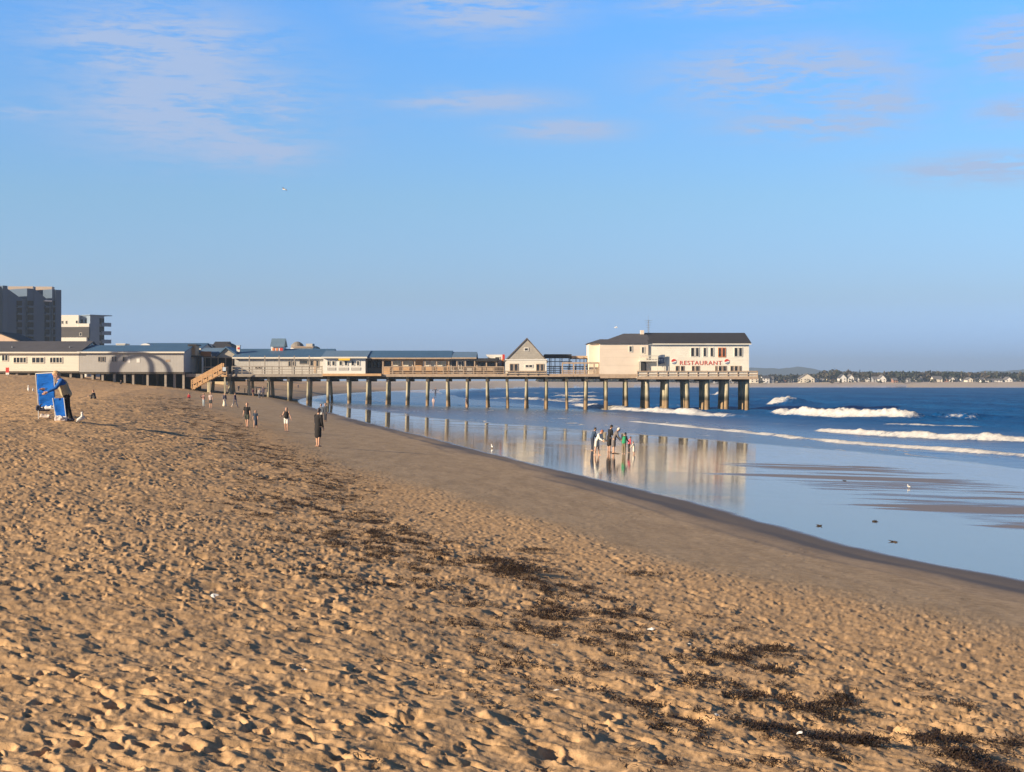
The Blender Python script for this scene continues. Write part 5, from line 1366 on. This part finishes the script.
def seaweed():
    vs=[]; fs=[]; cl=[]
    def strand(x,y,z,ang,l,w,hump):
        n=4; i0=len(vs); dx=math.cos(ang); dy=math.sin(ang); k=rng.uniform(-1.2,1.2)
        px_,py_=x,y
        for i in range(n+1):
            t=i/n; a=ang+k*t; px_+=math.cos(a)*l/n; py_+=math.sin(a)*l/n
            ww=w*(1-.5*t); zz=z+hump*math.sin(math.pi*t)+rng.uniform(-.006,.010)
            tl=rng.uniform(-.6,.6)*ww
            vs.append((px_-math.sin(a)*ww,py_+math.cos(a)*ww,zz+tl)); vs.append((px_+math.sin(a)*ww,py_-math.cos(a)*ww,zz-tl))
        for i in range(n):
            q=i0+2*i; fs.append((q,q+1,q+3,q+2))
    # candidates along the wrack zone, denser where the drift line noise is high
    N_=170000
    Yc=np.exp(rng.uniform(math.log(5.5),math.log(150),N_)); Xc=rng.uniform(-.40,.36,N_)*Yc
    u=udist(Xc,Yc)
    ctr=np.interp(Yc,[5,12,25,43,75,118,150],[11.2,11.2,11.1,10.8,12.4,14.5,15]); wd=np.interp(Yc,[5,10,20,60,150],[1.3,1.5,1.8,2.0,2.6])
    d=(u-ctr)/wd; up=np.exp(-np.where(d>0,(d*.62)**2,(d*1.15)**2))*(1-.06*sm(25,55,Yc))
    # long patches lying along the shore
    ax_=.27; s1=fbm((Xc+ax_*Yc)*2.5,Yc*1.9,201,3); s2=fbm((Xc+ax_*Yc)*.5,Yc*.25,211,2)
    s3=fbm((Xc+ax_*Yc)*7,Yc*5,231,2); dens=np.clip(s1*1.65+s3*1.3+s2*.55+.60*up-.66,0,.65)*up
    keep=rng.random(N_)<dens*1.1
    Xk=Xc[keep]; Yk=Yc[keep]; uk=u[keep]; dk=dens[keep]
    Zk=base_z(Xk,Yk,uk)+rough_z(Xk,Yk,uk)[0]
    for x,y,z,dd in zip(Xk,Yk,Zk,dk):
        sc_=1.0 if y<22 else 1.0+.028*(y-22)
        r=(.02+.07*dd)*sc_; n=int(6+16*dd)
        for _ in range(n):
            a=rng.normal(-1.25,.8)+math.pi*(rng.random()<.5)
            strand(x+rng.normal(0,r*.5),y+rng.normal(0,r),z+rng.uniform(-.006,.008+.04*dd*rng.random()),a,rng.uniform(.025,.10)*sc_,rng.uniform(.002,.0055)*sc_,rng.uniform(.0,.010+.02*dd))
    # a few bigger heaps
    for px,py,rx,ry,hh,n in ((512,573,.55,.42,.16,1200),(488,563,.4,.3,.08,420),(548,617,.4,.3,.07,420),(640,578-2,.5,.25,.05,260),(832,709,.20,.12,.06,240),(775,652,.22,.14,.05,240),(535,552,.4,.25,.05,260),(325,580,.5,.15,.03,160),(330,546,.5,.2,.03,160),(868,745,.2,.12,.05,220),(960,758,.22,.12,.05,220),(745,700,.25,.15,.04,200),(395,555,.4,.15,.03,120)):
        p=hit(px,py)
        for _ in range(int(n*1.15)):
            a=rng.uniform(0,6.28); rr=rng.random()**.8; x=p.x+rx*rr*math.cos(a); y=p.y+ry*rr*math.sin(a)
            strand(x,y,p.z+.02+hh*(1-rr)*rng.random(),rng.uniform(0,6.28),rng.uniform(.03,.10),rng.uniform(.002,.006),rng.uniform(0,.025))
    me=bpy.data.meshes.new('seaweed'); me.from_pydata(vs,[],fs)
    m,nt,b=new_mat('dry_seaweed'); n=N(nt); f=n.noise(n.pos(),9,4,.7)
    nt.links.new(n.mix(n.ramp(f,.35,.68),col((.012,.008,.005)),col((.070,.038,.018))),b.inputs['Base Color']); b.inputs['Roughness'].default_value=.65
    o=link_mesh('seaweed',me,m); tag(o,'dark brown seaweed strewn along the drift line','seaweed',kind='stuff')
    print('seaweed faces',len(fs))
seaweed()

# ------------------------------------------------------------------ sky, sun, air, camera
SKYMUL=[(.009,(.49,.83,1.92)),(.0326,(.545,.68,1.05)),(.072,(.60,.78,.985)),(.147,(.50,.93,1.36)),(.25,(.26,.46,.68)),(1.0,(.08,.14,.24))]  # sky tint by height; upper stops dimmed to deepen ground shadows
W=bpy.data.worlds.new('World'); bpy.context.scene.world=W; W.use_nodes=True
nt=W.node_tree; nt.nodes.clear(); n=N(nt)
out=nt.nodes.new('ShaderNodeOutputWorld'); bg=nt.nodes.new('ShaderNodeBackground'); nt.links.new(bg.outputs[0],out.inputs[0])
sky=nt.nodes.new('ShaderNodeTexSky'); sky.sky_type='NISHITA'; sky.sun_disc=False
sky.sun_elevation=SUN_EL; sky.sun_rotation=math.atan2(TO_SUN.x,TO_SUN.y)
sky.air_density=1.0; sky.dust_density=.6; sky.ozone_density=3.0; sky.altitude=0
tc=nt.nodes.new('ShaderNodeTexCoord'); d=tc.outputs['Generated']
sep=nt.nodes.new('ShaderNodeSeparateXYZ'); nt.links.new(d,sep.inputs[0])
az=n.math('ARCTAN2',sep.outputs[0],sep.outputs[1]); el=n.math('ARCSINE',sep.outputs[2])
azd=n.math('MULTIPLY',az,57.2958); eld=n.math('MULTIPLY',el,57.2958)
comb=nt.nodes.new('ShaderNodeCombineXYZ'); nt.links.new(azd,comb.inputs[0]); nt.links.new(eld,comb.inputs[1])
wn=n.noise(n.scale(comb.outputs[0],(.16,.75,1)),1.0,5,.62,.6)
wf=n.noise(n.scale(comb.outputs[0],(.8,5.5,1)),1.0,5,.65,.5)
tot=None
#        az    el    half-width half-height strength   (degrees)
clouds=[(-12.5,11.6,3.2,1.2,.70),(-11.2,9.6,3.4,1.4,.75),(-9.3,8.2,2.0,.6,.55),(-1.2,13.4,2.6,.9,.75),(-1.4,9.95,2.8,.35,.50),(1.9,8.95,1.8,.32,.65),
        (9.8,10.6,3.3,.95,.85),(10.6,8.95,2.3,.42,.85),(12.6,9.7,2.0,.5,.5),(16.6,7.3,2.6,.42,.65),(17.6,11.3,1.5,.8,.75),(8.2,13.2,3.0,.35,.6),(-17,9.2,2.0,.3,.3),(17.5,9.2,1.2,.4,.5),
        (-24,10,3,1,.6),(25,10,3.5,.8,.6),(30,8,4,.6,.5)]
for a_,e_,w_,h_,s_ in clouds:
    dx=n.math('DIVIDE',n.math('SUBTRACT',azd,a_),w_); dy=n.math('DIVIDE',n.math('SUBTRACT',eld,e_),h_)
    q=n.math('ADD',n.math('MULTIPLY',dx,dx),n.math('MULTIPLY',dy,dy))
    g=n.math('MULTIPLY',n.math('EXPONENT',n.math('MULTIPLY',q,-.75)),s_+.22)
    tot=g if tot is None else n.math('MAXIMUM',tot,g)
cl=n.math('MULTIPLY',tot,n.ramp(n.math('ADD',n.math('MULTIPLY',wn,.55),n.math('MULTIPLY',wf,.45)),.36,.60))
cl=n.math('MINIMUM',n.math('MULTIPLY',cl,1.6),.85)
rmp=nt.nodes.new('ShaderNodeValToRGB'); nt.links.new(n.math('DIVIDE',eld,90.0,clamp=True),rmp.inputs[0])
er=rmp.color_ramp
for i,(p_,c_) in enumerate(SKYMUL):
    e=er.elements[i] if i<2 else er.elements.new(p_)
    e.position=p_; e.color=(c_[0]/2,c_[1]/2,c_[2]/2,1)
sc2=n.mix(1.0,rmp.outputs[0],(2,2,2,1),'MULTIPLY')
bk=n.ramp(n.math('ABSOLUTE',azd),55,110,1.0,.5)  # sky dimmed behind the viewer to deepen ground shadows
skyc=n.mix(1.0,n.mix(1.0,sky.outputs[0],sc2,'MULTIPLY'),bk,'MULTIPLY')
cloudc=(2.45,3.1,4.5,1)
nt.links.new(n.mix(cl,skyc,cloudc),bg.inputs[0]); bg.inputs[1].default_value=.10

hz=MB().box(-14000,14000,-600,9000,-12,130).build('haze',None,None)
hm_=bpy.data.materials.new('haze_air'); hm_.use_nodes=True; hnt=hm_.node_tree; hnt.nodes.clear()
ho=hnt.nodes.new('ShaderNodeOutputMaterial'); hv=hnt.nodes.new('ShaderNodeVolumePrincipled'); hnt.links.new(hv.outputs[0],ho.inputs['Volume'])
hv.inputs['Color'].default_value=(.62,.80,1.0,1); hv.inputs['Density'].default_value=.00020; hv.inputs['Anisotropy'].default_value=.2
hz.data.materials.append(hm_); tag(hz,'thin pale sea air over the bay','haze',kind='stuff')
sl=bpy.data.lights.new('sun','SUN'); sl.energy=5.0; sl.angle=R(.55); sl.color=(1,.80,.555)
so=bpy.data.objects.new('sun',sl); C.objects.link(so); so.rotation_euler=TO_SUN.to_track_quat('Z','Y').to_euler(); so.location=(-30,-30,40)

cam=bpy.data.cameras.new('camera'); cam.lens=F*36/1024; cam.sensor_width=36; cam.clip_start=.1; cam.clip_end=30000
co=bpy.data.objects.new('camera',cam); C.objects.link(co); co.location=(0,0,H); co.rotation_euler=(R(90)-math.atan(4/F),0,0)
scn=bpy.context.scene; scn.camera=co
scn.view_settings.view_transform='Standard'; scn.view_settings.look='None'; scn.view_settings.exposure=.83; scn.view_settings.gamma=1; scn.view_settings.use_curve_mapping=False
scn.cycles.max_bounces=6; scn.cycles.diffuse_bounces=3; scn.cycles.glossy_bounces=3
